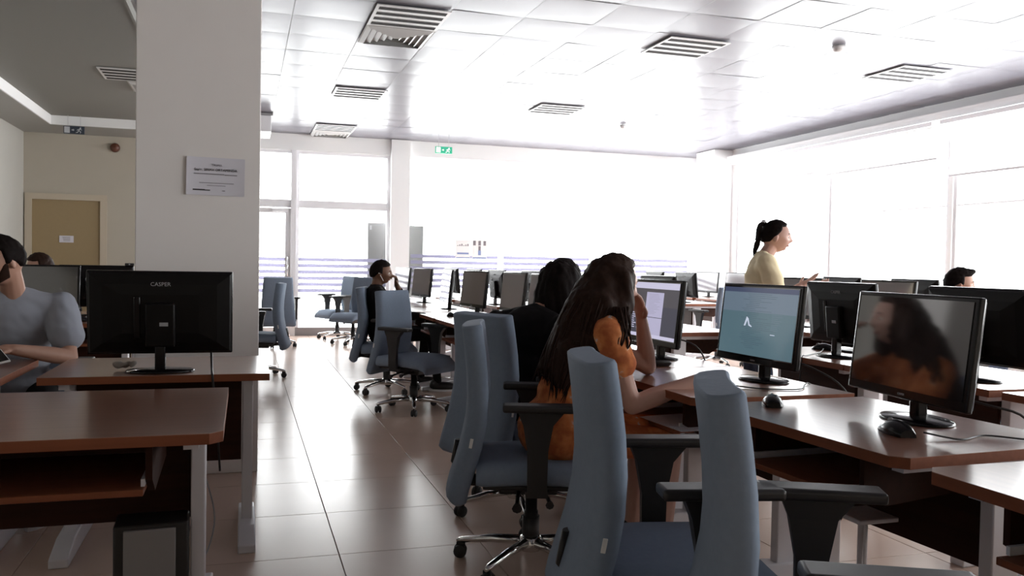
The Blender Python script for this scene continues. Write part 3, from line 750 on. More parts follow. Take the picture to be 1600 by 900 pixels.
# ------------------------------------------------------------------ people
def head_r(az, el):
    """radius of a head of height .225 m in direction az (0 = face), el"""
    ca, sa, ce_, se = math.cos(az), math.sin(az), math.cos(el), math.sin(el)
    x, y, z = ce_*ca, ce_*sa, se
    lx = .098 if x > 0 else .100; ly = .076; lz = .112 if z > 0 else .108
    jaw = 1.0
    if z < 0: ly = .076 - .016*min(1, -z*1.3); lx = lx - (.018*min(1, -z) if x < 0 else 0)
    r_ = 1/math.sqrt((x/lx)**2+(y/ly)**2+(z/lz)**2)
    def g(a0, e0, sa_, se_): 
        d = (abs(az)-a0)/sa_ if a0 > 0 else az/sa_
        return math.exp(-d*d-((el-e0)/se_)**2)
    r_ += .018*g(0, R(-12), R(7), R(8)) + .010*g(0, R(-2), R(5.5), R(12))
    r_ += -.010*g(R(22), R(3), R(11), R(8)) + .004*g(R(20), R(14), R(16), R(6))
    r_ += .006*g(0, R(-30), R(13), R(4)) + .005*g(0, R(-36), R(11), R(4)) - .003*g(0, R(-33), R(14), R(1.8))
    r_ += .009*g(0, R(-50), R(16), R(9)) + .004*g(R(38), R(-12), R(16), R(12))
    r_ -= .006*g(0, R(-42), R(14), R(4))
    return r_
def frame(yaw_, pitch_=0, roll_=0):      # columns: forward, left, up
    return (Matrix.Rotation(R(yaw_), 3, 'Z') @ Matrix.Rotation(R(pitch_), 3, 'Y') @ Matrix.Rotation(R(roll_), 3, 'X'))
def head_into(mb, c, Fm, s=1.0, U=56, V=40):
    rings = []
    for i in range(1, V):
        el = -PI/2+PI*i/V
        rings.append([Vector(c)+Fm @ (Vector((math.cos(el)*math.cos(a), math.cos(el)*math.sin(a), math.sin(el)))*head_r((a+PI) % (2*PI)-PI, el)*s) for a in [2*PI*k/U for k in range(U)]])
    mb.ring_loft(rings)
    for sg in (-1, 1):   # ears
        e = Vector(c)+Fm @ Vector((-.006, sg*.080, -.012))*s
        mb.ell(e, (.017*s, .009*s, .030*s), Fm @ Matrix.Rotation(sg*R(22), 3, 'Z'), 10, 8)
def remesh(mb, vox, it, name, mat_):
    me = mb.mesh(name, mat_); o = bpy.data.objects.new('tmp', me); COL.objects.link(o)
    m = o.modifiers.new('r', 'REMESH'); m.mode = 'VOXEL'; m.voxel_size = vox; m.use_smooth_shade = True
    if it: s = o.modifiers.new('s', 'SMOOTH'); s.factor = .5; s.iterations = it
    dg = bpy.context.evaluated_depsgraph_get(); dg.update()
    out = bpy.data.meshes.new_from_object(o.evaluated_get(dg)); bpy.data.objects.remove(o); bpy.data.meshes.remove(me)
    out.name = name
    if not out.materials: out.materials.append(mat_)
    else: out.materials[0] = mat_
    out.polygons.foreach_set('use_smooth', [True]*len(out.polygons)); return out
def hand_into(mb, wr, d, n, curl=.5, side=1, s=1.0, spread=.06):
    """wr wrist, d pointing direction, n palm-side normal, side=+1 puts the thumb at d x n side"""
    wr = Vector(wr); d = Vector(d).normalized(); n = Vector(n); n = (n-d*n.dot(d)).normalized(); a = d.cross(n).normalized()*side
    Mh = Matrix((d, a, n)).transposed()
    mb.ell(wr+d*.048*s, (.052*s, .040*s, .015*s), Mh, 12, 8); mb.ell(wr+d*.07*s, (.03*s, .040*s, .013*s), Mh, 12, 8)
    mb.cap(wr, wr+d*.03*s, .024*s, .024*s)
    for k, (off, L) in enumerate([(.029, .078), (.0095, .086), (-.010, .080), (-.029, .064)]):
        p = wr+d*(.083-.004*abs(k-1))*s+a*off*s; dd = (d+a*(off*spread*25)).normalized()
        ang = curl*(.8+.15*k)
        for j, (f_, r1, r2) in enumerate([(.46, .0098, .0090), (.30, .0090, .0083), (.24, .0083, .0070)]):
            ang_j = ang*(j+1)*.7; dj = dd*math.cos(ang_j)+n*math.sin(ang_j)
            q = p+dj*L*f_*s; mb.cap(p, q, r1*s, r2*s, 8); p = q
    p = wr+d*.022*s+a*.032*s+n*.006*s; dj = (d*.75+a*.65+n*.25).normalized(); q = p+dj*.036*s; mb.cap(p, q, .0125*s, .0110*s, 8)
    dj = (d*.95+a*.25+n*.35).normalized(); mb.cap(q, q+dj*.032*s, .0108*s, .0088*s, 8)
def hair_shell(c, Fm, mask, thick, s=1.0, U=64, V=44, rough=.004, seed=0):
    mb = MB(); rings = []
    for i in range(1, V):
        el = -PI/2+PI*i/V; ring = []
        for k in range(U):
            a = 2*PI*k/U; az = (a+PI) % (2*PI)-PI
            m_ = max(0, min(1, mask(az, el))); d = Vector((math.cos(el)*math.cos(a), math.cos(el)*math.sin(a), math.sin(el)))
            nz = noise.noise(d*6+Vector((seed, 0, 0)))*rough*2+noise.noise(Vector((az*9, el*2.5, seed)))*rough
            base = head_r(az, el) if abs(az) > R(60) else head_r(math.copysign(R(60), az), el)*.0+1/math.sqrt((d.x/.098)**2+(d.y/.076)**2+(d.z/.112)**2)
            th = thick(az, el) if callable(thick) else thick
            ring.append(Vector(c)+Fm @ (d*(base*s-.012*(1-m_)+(th+nz)*m_)))
        rings.append(ring)
    mb.ring_loft(rings); return mb
def sm(x, a, b): t_ = max(0, min(1, (x-a)/(b-a))); return t_*t_*(3-2*t_)
def lock(mb, pts, r_, n=6): 
    P = [Vector(p) for p in pts]; out = []
    for i in range(len(P)-1):
        for k in range(4):
            t_ = k/4; p0 = P[max(0, i-1)]; p1 = P[i]; p2 = P[i+1]; p3 = P[min(len(P)-1, i+2)]
            out.append(.5*((2*p1)+(p2-p0)*t_+(2*p0-5*p1+4*p2-p3)*t_*t_+(3*p1-p0-3*p2+p3)*t_**3))
    out.append(P[-1]); m = len(out)
    mb.tube(out, [r_*(.55+.45*math.sin(PI*min(1, .25+.75*i/m)))*(1 if i < m-3 else (m-i)/4) for i in range(m)], n)
def face_parts(root, c, Fm, s, hairm):
    for sg in (-1, 1):
        e = Vector(c)+Fm @ Vector((.0735, sg*.030, .006))*s
        ey = obj('eye', MB().ell(e, (.0115*s, .0115*s, .0095*s), Fm, 12, 8), EYEW, root)
        obj('iris', MB().ell(e+Fm @ Vector((.008, 0, -.0015))*s, (.0045*s, .0055*s, .0055*s), Fm, 10, 6), IRIS, ey)
        pts = [Vector(c)+Fm @ Vector((x, sg*y, z))*s for x, y, z in ((.092, .014, .024), (.090, .028, .029), (.080, .046, .026))]
        obj('eyebrow', MB().tube(pts, [(.003, .0025), (.004, .003), (.002, .002)], 6), hairm, root)
    pts = [Vector(c)+Fm @ (Vector((math.cos(R(-33))*math.cos(R(a)), math.cos(R(-33))*math.sin(R(a)), math.sin(R(-33)))) * (head_r(R(a), R(-33))+.001)*s) for a in (-15, -8, 0, 8, 15)]
    obj('lips', MB().tube(pts, [(.002, .002), (.0045, .006), (.005, .0065), (.0045, .006), (.002, .002)], 8), LIP, root)

def person(label, J, skin, shirt, trous, hairm, sleeve=.55, vox=.0065, head_s=1.0, tw=1.0, group=None, face=True, shoes=True, puff=0, skirt=False):
    """J: joints in world space"""
    root = empty('person', (J['pelvis'][0], J['pelvis'][1], J.get('base', 0))); tag(root, label, 'person')
    off = Vector(root.location)
    V_ = {k: (Vector(v)-off if isinstance(v, (tuple, list)) and len(v) == 3 and k not in ('headrot', 'handL', 'handR') else v) for k, v in J.items()}
    Fh = frame(*J['headrot']); hc = V_['head']; sh = {-1: V_['shR'], 1: V_['shL']}; el = {-1: V_['elR'], 1: V_['elL']}; wr = {-1: V_['wrR'], 1: V_['wrL']}
    pel, nk = V_['pelvis'], V_['neck']
    lat = (sh[1]-sh[-1]).normalized(); upv = (nk-pel).normalized(); fw = lat.cross(upv).normalized()
    lat2 = upv.cross(fw).normalized(); Mt = Matrix((fw, lat2, upv)).transposed()
    sw = (sh[1]-sh[-1]).length/2
    chest = pel.lerp(nk, .70)+fw*.005; mid = pel.lerp(nk, .38)+fw*.005
    def torso(mb, g):
        mb.ell(chest, (.105*tw+g, sw*.86+g, .155+g), Mt, 24, 14); mb.ell(mid, (.098*tw+g, .135*tw+g, .16), Mt, 24, 14); mb.ell(pel+upv*.03, (.115*tw+g, .160*tw+g, .125), Mt, 24, 14)
        for s_ in (-1, 1):
            mb.cap(nk-upv*.018, sh[s_]-upv*.008, .050+g, .050+g); mb.cap(sh[s_], chest.lerp(sh[s_], .4)-upv*.03, .052+g, .075+g)
            if 'bust' in J: mb.ell(chest+fw*.085+lat2*s_*.065-upv*.03, (.055+g, .06+g, .06+g), Mt, 14, 10)
    mb = MB(); torso(mb, -.006); mb.cap(nk-upv*.04, hc-Fh @ Vector((.018, 0, .055))*head_s, .058, .050); head_into(mb, hc, Fh, head_s)
    for s_ in (-1, 1):
        mb.cap(sh[s_], el[s_], .044, .036); mb.cap(el[s_], el[s_].lerp(wr[s_], .3), .036, .039); mb.cap(el[s_].lerp(wr[s_], .3), wr[s_], .039, .025)
        h = J.get('handL' if s_ > 0 else 'handR')
        if h: hand_into(mb, wr[s_], h[0], h[1], h[2], h[3], .97)
    if skirt:
        for k_, a_ in (('knR', 'anR'), ('knL', 'anL')): mb.cap(V_[k_], V_[a_], .052, .036)
    body = obj('body', remesh(mb, vox, 2, 'body', skin), None, root)
    # shirt
    mb = MB(); torso(mb, .010)
    for s_ in (-1, 1):
        e_ = sh[s_].lerp(el[s_], min(1, sleeve)); mb.cap(sh[s_], e_-(e_-sh[s_]).normalized()*.0, .058+puff*.6, .054+puff)
        if puff > .01: mb.cap(sh[s_], sh[s_].lerp(e_, .75), .066+puff*.3, .070+puff*.3)
        if sleeve > 1: mb.cap(el[s_], el[s_].lerp(wr[s_], sleeve-1), .047, .036)
    if J.get('hem', True): mb.ell(pel, (.125*tw, .170*tw, .115), Mt, 20, 12)
    me = remesh(mb, .009, 4, 'shirt', shirt)
    nv = len(me.vertices); cs = np.empty(nv*3, 'f'); ns = np.empty(nv*3, 'f'); me.vertices.foreach_get('co', cs); me.vertex_normals.foreach_get('vector', ns)
    cs = cs.reshape(-1, 3); ns = ns.reshape(-1, 3)
    f_ = np.array([noise.noise((q[0]*9+q[2]*5, q[1]*9, q[2]*13+J['pelvis'][0]))*.008+noise.noise((q[0]*24+q[2]*14, q[1]*24, q[2]*20))*.0032 for q in cs.tolist()], 'f')     # soft cloth folds
    cs = cs+ns*f_[:, None]; me.vertices.foreach_set('co', cs.ravel()); me.update()
    obj('shirt', me, None, root)
    # legs
    if 'knR' in J:
        mb = MB(); mb.ell(pel, (.12*tw, .168*tw, .11), Mt, 20, 12)
        for s_, a_, b_, c_ in ((-1, 'knR', 'anR', 'hipR'), (1, 'knL', 'anL', 'hipL')):
            hip = pel+lat2*s_*.085; kn = V_[a_]; an = V_[b_]
            mb.cap(hip, kn, .085, .058)
            if not skirt: mb.cap(kn, an, .056, .040)
        if skirt: mb.cap((V_['hipR'] if 'hipR' in V_ else pel).lerp(V_['knR'], .1), V_['knR'].lerp(V_['knL'], .5), .10, .09)
        nm = 'skirt' if skirt else 'trousers'; obj(nm, remesh(mb, .011, 4, nm, trous), None, root)
        if shoes:
            for b_ in ('anR', 'anL'):
                an = V_[b_]; dd = Vector(J['toe']).normalized()
                base_z = .0-off.z; mb = MB(); c0 = Vector((an.x, an.y, base_z))
                Ms = Matrix((dd, Vector((0, 0, 1)).cross(dd), Vector((0, 0, 1)))).transposed()
                mb.ell(c0+dd*.05+Vector((0, 0, .045)), (.13, .045, .043), Ms, 16, 10); mb.ell(c0-dd*.02+Vector((0, 0, .065)), (.055, .042, .05), Ms, 12, 8)
                me = remesh(mb, .008, 3, 'shoe', BLK); s_ = obj('shoe', me, None, root)
                mb = MB(); Mw = Matrix.Translation(c0+dd*.05) @ Ms.to_4x4(); mb.prism([(.13*math.cos(a), .045*math.sin(a)) for a in [2*PI*k/20 for k in range(20)]], .0, .018, Mw); obj('sole', mb, WHITEPL, s_)
    if face: face_parts(root, hc, Fh, head_s, hairm)
    return root, hc, Fh, off

def short_mask(az, el):      # hairline for cropped hair
    front = sm(el, R(38)+R(4)*math.cos(az*3), R(46)); back = sm(abs(az), R(66), R(82))
    side = sm(el, R(-12)-R(26)*sm(abs(az), R(100), R(140)), R(-2)-R(26)*sm(abs(az), R(100), R(140)))
    return max(front, back*side)
def add_hair(root, hc, Fh, mask, th, m, s=1.0, extra=None, seed=0, rough=.002):
    mb = hair_shell(hc, Fh, mask, th, s, rough=rough, seed=seed); 
    if extra: extra(mb)
    return obj('hair', mb, m, root)

# man in grey t-shirt, left edge
root, hc, Fh, off = person('man with short beard in grey t-shirt seated at left edge, looking down', dict(
    pelvis=(-1.03, 4.66, .53), neck=(-1.03, 4.52, 1.02), head=(-1.062, 4.43, 1.172), headrot=(222, 20, 0),
    shR=(-1.24, 4.44, .945), shL=(-.835, 4.56, .955), elR=(-1.36, 4.34, .73), wrR=(-1.16, 4.10, .775), elL=(-.775, 4.42, .725), wrL=(-.965, 4.22, .785),
    handR=((.85, -.35, 0), (0, 0, -1), .7, 1), handL=((-.9, -.3, .1), (0, 0, -1), .9, 1),
    knR=(-1.28, 4.24, .47), anR=(-1.27, 4.20, .09), knL=(-.86, 4.27, .47), anL=(-.85, 4.30, .09), toe=(-.2, -1, 0)),
    SKIN, TSHIRT, BLACKC, HAIRB, sleeve=.58, head_s=1.0, puff=.026)
add_hair(root, hc, Fh, short_mask, .012, HAIRB, seed=1)
beard = lambda az, el: sm(-el, R(14)+R(8)*sm(abs(az), 0, R(40)), R(24))*sm(R(80)-abs(az), 0, R(8))*sm(R(86)+el, 0, R(20)) if abs(az) < R(80) else 0
def bshell(c, Fm, s=1.0):
    mb = MB(); rings = []
    for i in range(1, 40):
        el = -PI/2+PI*i/40; ring = []
        for k in range(56):
            a = 2*PI*k/56; az = (a+PI) % (2*PI)-PI
            jawl = sm(-el, R(28)-R(30)*sm(abs(az), R(35), R(75)), R(36)-R(30)*sm(abs(az), R(35), R(75)))*sm(R(86)-abs(az), 0, R(8))
            mo = math.exp(-(az/R(14))**2-((el-R(-25))/R(4))**2); lipm = math.exp(-(az/R(12))**2-((el-R(-33))/R(4.5))**2)
            m_ = max(jawl*(1-lipm), mo)*sm(R(70)+el, 0, R(14)); d = Vector((math.cos(el)*math.cos(a), math.cos(el)*math.sin(a), math.sin(el)))
            ring.append(Vector(c)+Fm @ (d*(head_r(az, el)*s-.006+.0095*m_)))
        rings.append(ring)
    mb.ring_loft(rings); return mb
obj('beard', bshell(hc, Fh), HAIRBR, root)
# phone in his hand
p = empty('smartphone', (-1.00, 4.10, .760), R(20)); p.rotation_euler = (R(15), R(-12), R(25)); tag(p, 'white smartphone held in the hands of the man in grey', 'phone')
obj('case', MB().box(-.036, .036, -.075, .075, 0, .009, bevel=.004), WHITEPL, p); obj('screen', MB().box(-.032, .032, -.068, .068, .009, .0095), BLKG, p)

# head behind by the door
root, hc, Fh, off = person('half hidden person with short brown hair seated before the brown door', dict(
    pelvis=(-1.62, 8.34, .52), neck=(-1.62, 8.24, .965), head=(-1.665, 8.17, 1.105), headrot=(205, 14, 0),
    shR=(-1.81, 8.2, .90), shL=(-1.43, 8.2, .90), elR=(-1.86, 8.1, .72), wrR=(-1.72, 7.92, .775), elL=(-1.38, 8.1, .72), wrL=(-1.5, 7.92, .775),
    handR=((.2, -1, 0), (0, 0, -1), .4, -1), handL=((-.2, -1, 0), (0, 0, -1), .4, 1),
    knR=(-1.75, 7.98, .47), anR=(-1.75, 8.0, .09), knL=(-1.5, 7.98, .47), anL=(-1.5, 8.0, .09), toe=(0, -1, 0)),
    SKIN, BLACKC, BLACKC, HAIRBR, sleeve=1.6, vox=.009)
add_hair(root, hc, Fh, short_mask, .014, HAIRBR, seed=2)

# man on the phone
root, hc, Fh, off = person('man in black with white earphone seated at back, hand raised to mouth', dict(
    pelvis=(1.24, 8.02, .53), neck=(1.17, 8.0, .965), head=(1.225, 7.99, 1.098), headrot=(-14, 6, 0),
    shR=(1.19, 7.80, .895), shL=(1.21, 8.20, .895), elR=(1.42, 7.78, .71), wrR=(1.66, 7.72, .70), elL=(1.48, 8.12, .80), wrL=(1.38, 8.02, .985),
    handR=((1, -.1, -.12), (0, 0, -1), .5, 1), handL=((-.15, -.35, .9), (-.9, -.2, 0), 1.3, 1),
    knR=(1.70, 7.90, .52), anR=(1.74, 7.80, .09), knL=(1.70, 8.16, .52), anL=(1.66, 8.2, .09), toe=(1, -.2, 0)),
    SKIND, BLACKC, BLACKC, HAIRB, sleeve=1.7, vox=.007)
add_hair(root, hc, Fh, short_mask, .012, HAIRB, seed=3)
e0 = hc+Fh @ Vector((-.002, -.084, -.015)); obj('earphone', MB().tube([e0+Vector((-.01, -.002, .015)), e0, e0+Vector((.018, -.004, -.03)), e0+Vector((.035, 0, -.06))], .0035, 6), WHITEPL, root)

# black haired person leaning forward
root, hc, Fh, off = person('person in black with black hair leaning forward over the desk, back to the camera', dict(
    pelvis=(1.30, 3.96, .53), neck=(1.38, 3.99, .965), head=(1.535, 4.03, 1.105), headrot=(38, 22, 0),
    shR=(1.44, 3.79, .905), shL=(1.24, 4.18, .905), elR=(1.62, 3.72, .73), wrR=(1.78, 3.85, .775), elL=(1.42, 4.3, .73), wrL=(1.66, 4.30, .775),
    handR=((.9, .3, 0), (0, 0, -1), .4, 1), handL=((1, 0, 0), (0, 0, -1), .4, -1),
    knR=(1.72, 3.9, .50), anR=(1.70, 3.9, .09), knL=(1.66, 4.2, .50), anL=(1.65, 4.2, .09), toe=(1, .2, 0)),
    SKIN, BLACKC, BLACKC, HAIRB, sleeve=1.75, vox=.009, tw=1.3)
def bulk(mb):
    pass
def head_volume(hc, Fh, caps, seed, n, L, r_, spread=300, s=1.0):
    mb = MB()
    for p, q, r1, r2 in caps: mb.cap(p, q, r1, r2, 16)
    me = remesh(mb, .008, 16, 'hair', HAIRBR)
    nv = len(me.vertices); cs = np.empty(nv*3, 'f'); ns = np.empty(nv*3, 'f'); me.vertices.foreach_get('co', cs); me.vertex_normals.foreach_get('vector', ns); cs = cs.reshape(-1, 3); ns = ns.reshape(-1, 3)
    f_ = np.array([noise.noise((q[0]*34+q[2]*8, q[1]*34, q[2]*3+seed))*.009+noise.noise((q[0]*110+q[2]*20, q[1]*110, q[2]*5))*.003 for q in cs.tolist()], 'f')
    me.vertices.foreach_set('co', (cs+ns*f_[:, None]).ravel()); me.update(); return me
long_mask = lambda az, el: max(sm(el, R(40), R(50)), sm(abs(az), R(52), R(66))*1.0)
add_hair(root, hc, Fh, long_mask, .022, HAIRB, seed=5, rough=.002)
b_ = hc+Fh @ Vector((-.03, 0, 0)); me = head_volume(hc, Fh, [(b_, b_+Vector((-.03, 0, -.10)), .112, .105), (b_+Vector((-.03, 0, -.10)), b_+Vector((-.07, 0, -.2)), .10, .085), (b_+Vector((.0, -.04, -.05)), b_+Vector((-.01, -.06, -.16)), .07, .055)], 1, 0, 0, 0)
me.materials[0] = HAIRB; obj('hair_length', me, None, root)

# woman in orange
root, hc, Fh, off = person('woman in orange floral blouse with very long brown hair, chin on hand, at the desk', dict(
    pelvis=(1.17, 3.16, .53), neck=(1.345, 3.17, 1.0), head=(1.445, 3.20, 1.125), headrot=(6, 10, 0),
    shR=(1.335, 2.995, .94), shL=(1.33, 3.36, .94), elR=(1.425, 2.965, .665), wrR=(1.70, 2.93, .765), elL=(1.67, 3.33, .765), wrL=(1.625, 3.31, .975),
    handR=((1, .03, .02), (0, 0, -1), .55, 1), handL=((-.35, -.25, 1), (-1, -.3, -.2), .55, 1), bust=1,
    knR=(1.62, 3.02, .50), anR=(1.58, 3.0, .09), knL=(1.62, 3.28, .50), anL=(1.6, 3.3, .09), toe=(1, 0, 0)),
    SKINL, ORANGE, ORANGE, HAIRBR, sleeve=.40, vox=.0055, puff=.016, tw=1.08, skirt=True)
wom_mask = lambda az, el: max(sm(el, R(44), R(54)), sm(abs(az), R(48), R(60)))
add_hair(root, hc, Fh, wom_mask, .017, HAIRBR, seed=6, rough=.002)
W_ = lambda x, y, z: Vector((x, y, z))-off
b_ = hc+Fh @ Vector((-.028, 0, .012)); caps = [(b_, b_+Fh @ Vector((-.01, 0, -.03)), .104, .108), (W_(1.40, 3.19, 1.12), W_(1.33, 3.16, 1.03), .102, .105), (W_(1.33, 3.15, 1.03), W_(1.245, 3.12, .92), .105, .09), (W_(1.245, 3.12, .92), W_(1.175, 3.10, .80), .09, .062),
        (W_(1.27, 3.2, .92), W_(1.17, 3.19, .79), .085, .05), (W_(1.20, 3.06, .86), W_(1.165, 3.05, .76), .06, .04), (W_(1.25, 3.06, .9), W_(1.235, 3.05, .79), .065, .04),
        (W_(1.445, 3.125, 1.15), W_(1.43, 3.09, 1.05), .050, .048), (W_(1.43, 3.09, 1.05), W_(1.375, 3.03, .955), .048, .04), (W_(1.375, 3.03, .955), W_(1.30, 2.995, .87), .055, .03), (W_(1.34, 3.10, 1.03), W_(1.27, 3.04, .90), .085, .06), (W_(1.46, 3.26, 1.12), W_(1.42, 3.29, 1.0), .05, .04)]
me = head_volume(hc, Fh, caps, 3, 0, 0, 0); vol = obj('hair_length', me, None, root)
rn = random.Random(11); mb = MB()
tips = [(caps[3], 60), (caps[4], 30), (caps[5], 30), (caps[6], 30), (caps[9], 34), (caps[10], 40), (caps[2], 30)]
for (p, q, r1, r2), cnt in tips:
    d_ = (q-p).normalized(); a_ = d_.orthogonal().normalized(); b2 = d_.cross(a_)
    for k in range(cnt):
        an = rn.uniform(0, 2*PI); o_ = a_*math.cos(an)+b2*math.sin(an); e_ = rn.uniform(.02, .075)
        lock(mb, [p+o_*r1*.93, p.lerp(q, .5)+o_*(r1+r2)/2*.98, q+o_*r2*.95, q+d_*e_+o_*r2*rn.uniform(.3, .8)+Vector((0, 0, -.02))], rn.uniform(.0035, .0065), 5)
for k in range(26):
    p0 = W_(1.40+rn.uniform(-.04, .03), 2.99+rn.uniform(0, .04), 1.04); p1 = p0+Vector((-.02+rn.uniform(-.02, .02), -.055, -.075)); p2 = p1+Vector((rn.uniform(-.03, .01), -.012, -.05)); p3 = p2+Vector((rn.uniform(-.03, .01), .0, -.04))
    lock(mb, [p0, p1, p2, p3], rn.uniform(.003, .006), 5)
obj('hair_strands', mb, HAIRBR, root)

# standing woman with ponytail
root, hc, Fh, off = person('standing woman in cream t-shirt with dark ponytail, palm held out', dict(
    pelvis=(3.50, 5.33, .80), neck=(3.555, 5.31, 1.29), head=(3.645, 5.285, 1.428), headrot=(-30, 4, 0),
    shR=(3.485, 5.155, 1.24), shL=(3.645, 5.465, 1.24), elR=(3.53, 5.04, .985), wrR=(3.675, 5.03, 1.085), elL=(3.78, 5.40, 1.0), wrL=(3.92, 5.28, 1.06),
    handR=((.85, -.12, .50), (-.45, .1, .85), .10, -1), handL=((.9, -.4, .3), (-.3, 0, .9), .3, 1), bust=1,
    knR=(3.56, 5.25, .45), anR=(3.54, 5.24, .08), knL=(3.56, 5.42, .45), anL=(3.55, 5.43, .08), toe=(1, 0, 0)),
    SKINL, CREAM, JEANS, HAIRB, sleeve=.62, vox=.0055, head_s=1.02, puff=.012, tw=.95)
def pony(mb):
    b = hc+Fh @ Vector((-.088, 0, .085)); rn = random.Random(2)
    mb.tube([b+Fh @ Vector((.02, 0, -.015)), b+Fh @ Vector((-.012, 0, .01))], .02, 10)
    for k in range(60):
        dy = rn.uniform(-.016, .016); dx = rn.uniform(-.01, .01); L = rn.uniform(.15, .25)
        lock(mb, [b, b+Vector((-.022+dx, dy, .010)), b+Vector((-.045+dx, dy*1.2, -.04)), b+Vector((-.050+dx*1.3, dy*.9, -.45*L-.03)), b+Vector((-.075+dx*1.1, dy*.7, -.75*L-.02)), b+Vector((-.070+dx*1.2+rn.uniform(-.008, .012), dy*.6, -L))], .0042)
pony_mask = lambda az, el: max(sm(el, R(46)+R(3)*math.cos(az*4), R(54)), sm(abs(az), R(78)-R(26)*sm(el, R(5), R(45)), R(92)-R(26)*sm(el, R(5), R(45)))*sm(el, R(-8)-R(26)*sm(abs(az), R(95), R(130)), R(4)-R(26)*sm(abs(az), R(95), R(130))))
add_hair(root, hc, Fh, pony_mask, .012, HAIRB, s=1.02, seed=7, extra=pony, rough=.0015)
obj('hair_tie', MB().lathe([(.017, -.008), (.021, -.008), (.021, .008), (.017, .008)], 14, Matrix.Translation(hc+Fh @ Vector((-.098, 0, .098))) @ Matrix.Rotation(R(-50), 4, 'Y')), WHITEPL, root)

# man at right, head only visible
root, hc, Fh, off = person('man with dark quiff seated at right, only his head above the monitor', dict(
    pelvis=(5.0, 5.06, .53), neck=(5.02, 5.06, .965), head=(5.085, 5.06, 1.115), headrot=(-36, 8, 0),
    shR=(5.03, 4.87, .90), shL=(5.03, 5.25, .90), elR=(5.15, 4.84, .70), wrR=(5.36, 4.9, .66), elL=(5.15, 5.28, .70), wrL=(5.36, 5.22, .66),
    handR=((1, .1, 0), (0, 0, -1), .5, 1), handL=((1, -.1, 0), (0, 0, -1), .5, -1),
    knR=(5.40, 4.97, .50), anR=(5.40, 4.97, .09), knL=(5.40, 5.15, .50), anL=(5.40, 5.16, .09), toe=(1, 0, 0)),
    SKIN, TSHIRT, JEANS, HAIRB, vox=.007)
quiff = lambda az, el: .012+.030*math.exp(-(az/R(34))**2-((el-R(50))/R(16))**2)
add_hair(root, hc, Fh, short_mask, quiff, HAIRB, seed=8)

# ------------------------------------------------------------------ small things
def make_mouse(label):
    t = empty('mouse'); tag(t, label, 'mouse')
    mb = MB(); rings = []
    for i in range(9):
        u_ = i/8; x = -.055+.11*u_; w_ = .031*math.sin(PI*(.12+.76*u_))**.5; h = .034*math.sin(PI*(.1+.75*(1-u_)))**.8
        rings.append([Vector((x, w_*math.cos(a)*(1 if math.sin(a) > 0 else 1), max(0, h*max(0, math.sin(a))))) for a in [PI*k/8 for k in range(9)]])
    mb.ring_loft(rings); obj('shell', mb, BLKG, t)
    obj('wheel', MB().lathe([(.009, -.003), (.009, .003)], 12, Matrix.Translation((.03, 0, .024)) @ Matrix.Rotation(R(90), 4, 'X')), GREYP, t)
    return t
mo = []
def mouse(x, y, deg, label, cord=None, z=.7302):
    if not mo: mo.append(make_mouse(label)); o = mo[0]
    else: o = copy_tree(mo[0]); o['label'] = label
    o.location = (x, y, z); o.rotation_euler = (0, 0, R(deg)); o['group'] = 'computer mice'; return o
mouse(1.735, 2.51, 60, 'black mouse at the far edge of the large right desk').scale = (1.15, 1.15, 1.15)
mouse(1.80, 2.0, 75, 'black mouse in front of the dark reflecting monitor').scale = (1.25, 1.25, 1.2)
mouse(3.24, 4.20, 120, 'black mouse left of the lone black monitor back')
mouse(1.74, 7.33, 80, 'grey black mouse on the desk of the far row before the wide grey screen')
mouse(-1.12, 6.80, 10, 'black mouse beside the shoulder of the man in grey')
mouse(1.79, 2.95, 0, 'mouse under the hand of the woman in orange')
def cable(pts, label, r_=.0028, m=BLK, name='cable'):
    mb = MB(); P = [Vector(p) for p in pts]; out = []
    for i in range(len(P)-1):
        for k in range(6):
            t_ = k/6; p0 = P[max(0, i-1)]; p1 = P[i]; p2 = P[i+1]; p3 = P[min(len(P)-1, i+2)]
            out.append(.5*((2*p1)+(p2-p0)*t_+(2*p0-5*p1+4*p2-p3)*t_*t_+(3*p1-p0-3*p2+p3)*t_**3))
    out.append(P[-1]); mb.tube(out, r_, 6); o = obj(name, mb, m); tag(o, label, 'cable'); return o
Z = .734
cable([(1.83, 1.93, .745), (1.90, 1.87, Z), (2.02, 1.90, Z), (2.10, 1.82, Z), (2.2, 1.82, Z), (2.235, 1.83, .70), (2.25, 1.85, .4)], 'thin black mouse cord curling over the large right desk')
cable([(1.79, 2.99, .742), (1.9, 2.86, Z), (2.05, 2.80, Z), (2.15, 2.90, Z), (2.2, 2.94, Z), (2.235, 2.95, .68), (2.25, 2.93, .35)], 'thin black cord lying under the teal monitor')
cable([(3.2, 4.15, .742), (3.10, 4.05, Z), (2.9, 3.9, Z), (2.845, 3.86, Z), (2.835, 3.86, .65), (2.84, 3.9, .3)], 'thin cord from the mouse hanging over the edge by the lone monitor back')
cable([(2.04, 2.2, .82), (2.14, 2.02, .80), (2.25, 1.95, .74), (2.26, 1.93, .5)], 'black cable hanging behind the dark reflecting monitor', .004)
cable([(2.09, 3.05, .84), (2.2, 2.92, .80), (2.32, 2.85, .7), (2.45, 2.9, .45), (2.5, 3.1, .1), (2.45, 3.3, .01)], 'black cable sagging behind the teal monitor to the floor', .004)
cable([(2.08, 3.9, .84), (2.22, 3.85, .78), (2.32, 3.9, .55), (2.5, 4.3, .2), (2.7, 4.8, .01)], 'black cable sagging behind the document monitor to the floor', .004)
cable([(-.13, 3.84, .82), (-.125, 3.75, Z+.02), (-.12, 3.66, Z), (-.118, 3.64, .725), (-.115, 3.642, .69), (-.10, 3.70, .5), (-.09, 3.8, .3)], 'black cable running over the desk edge under the monitor by the column', .005)
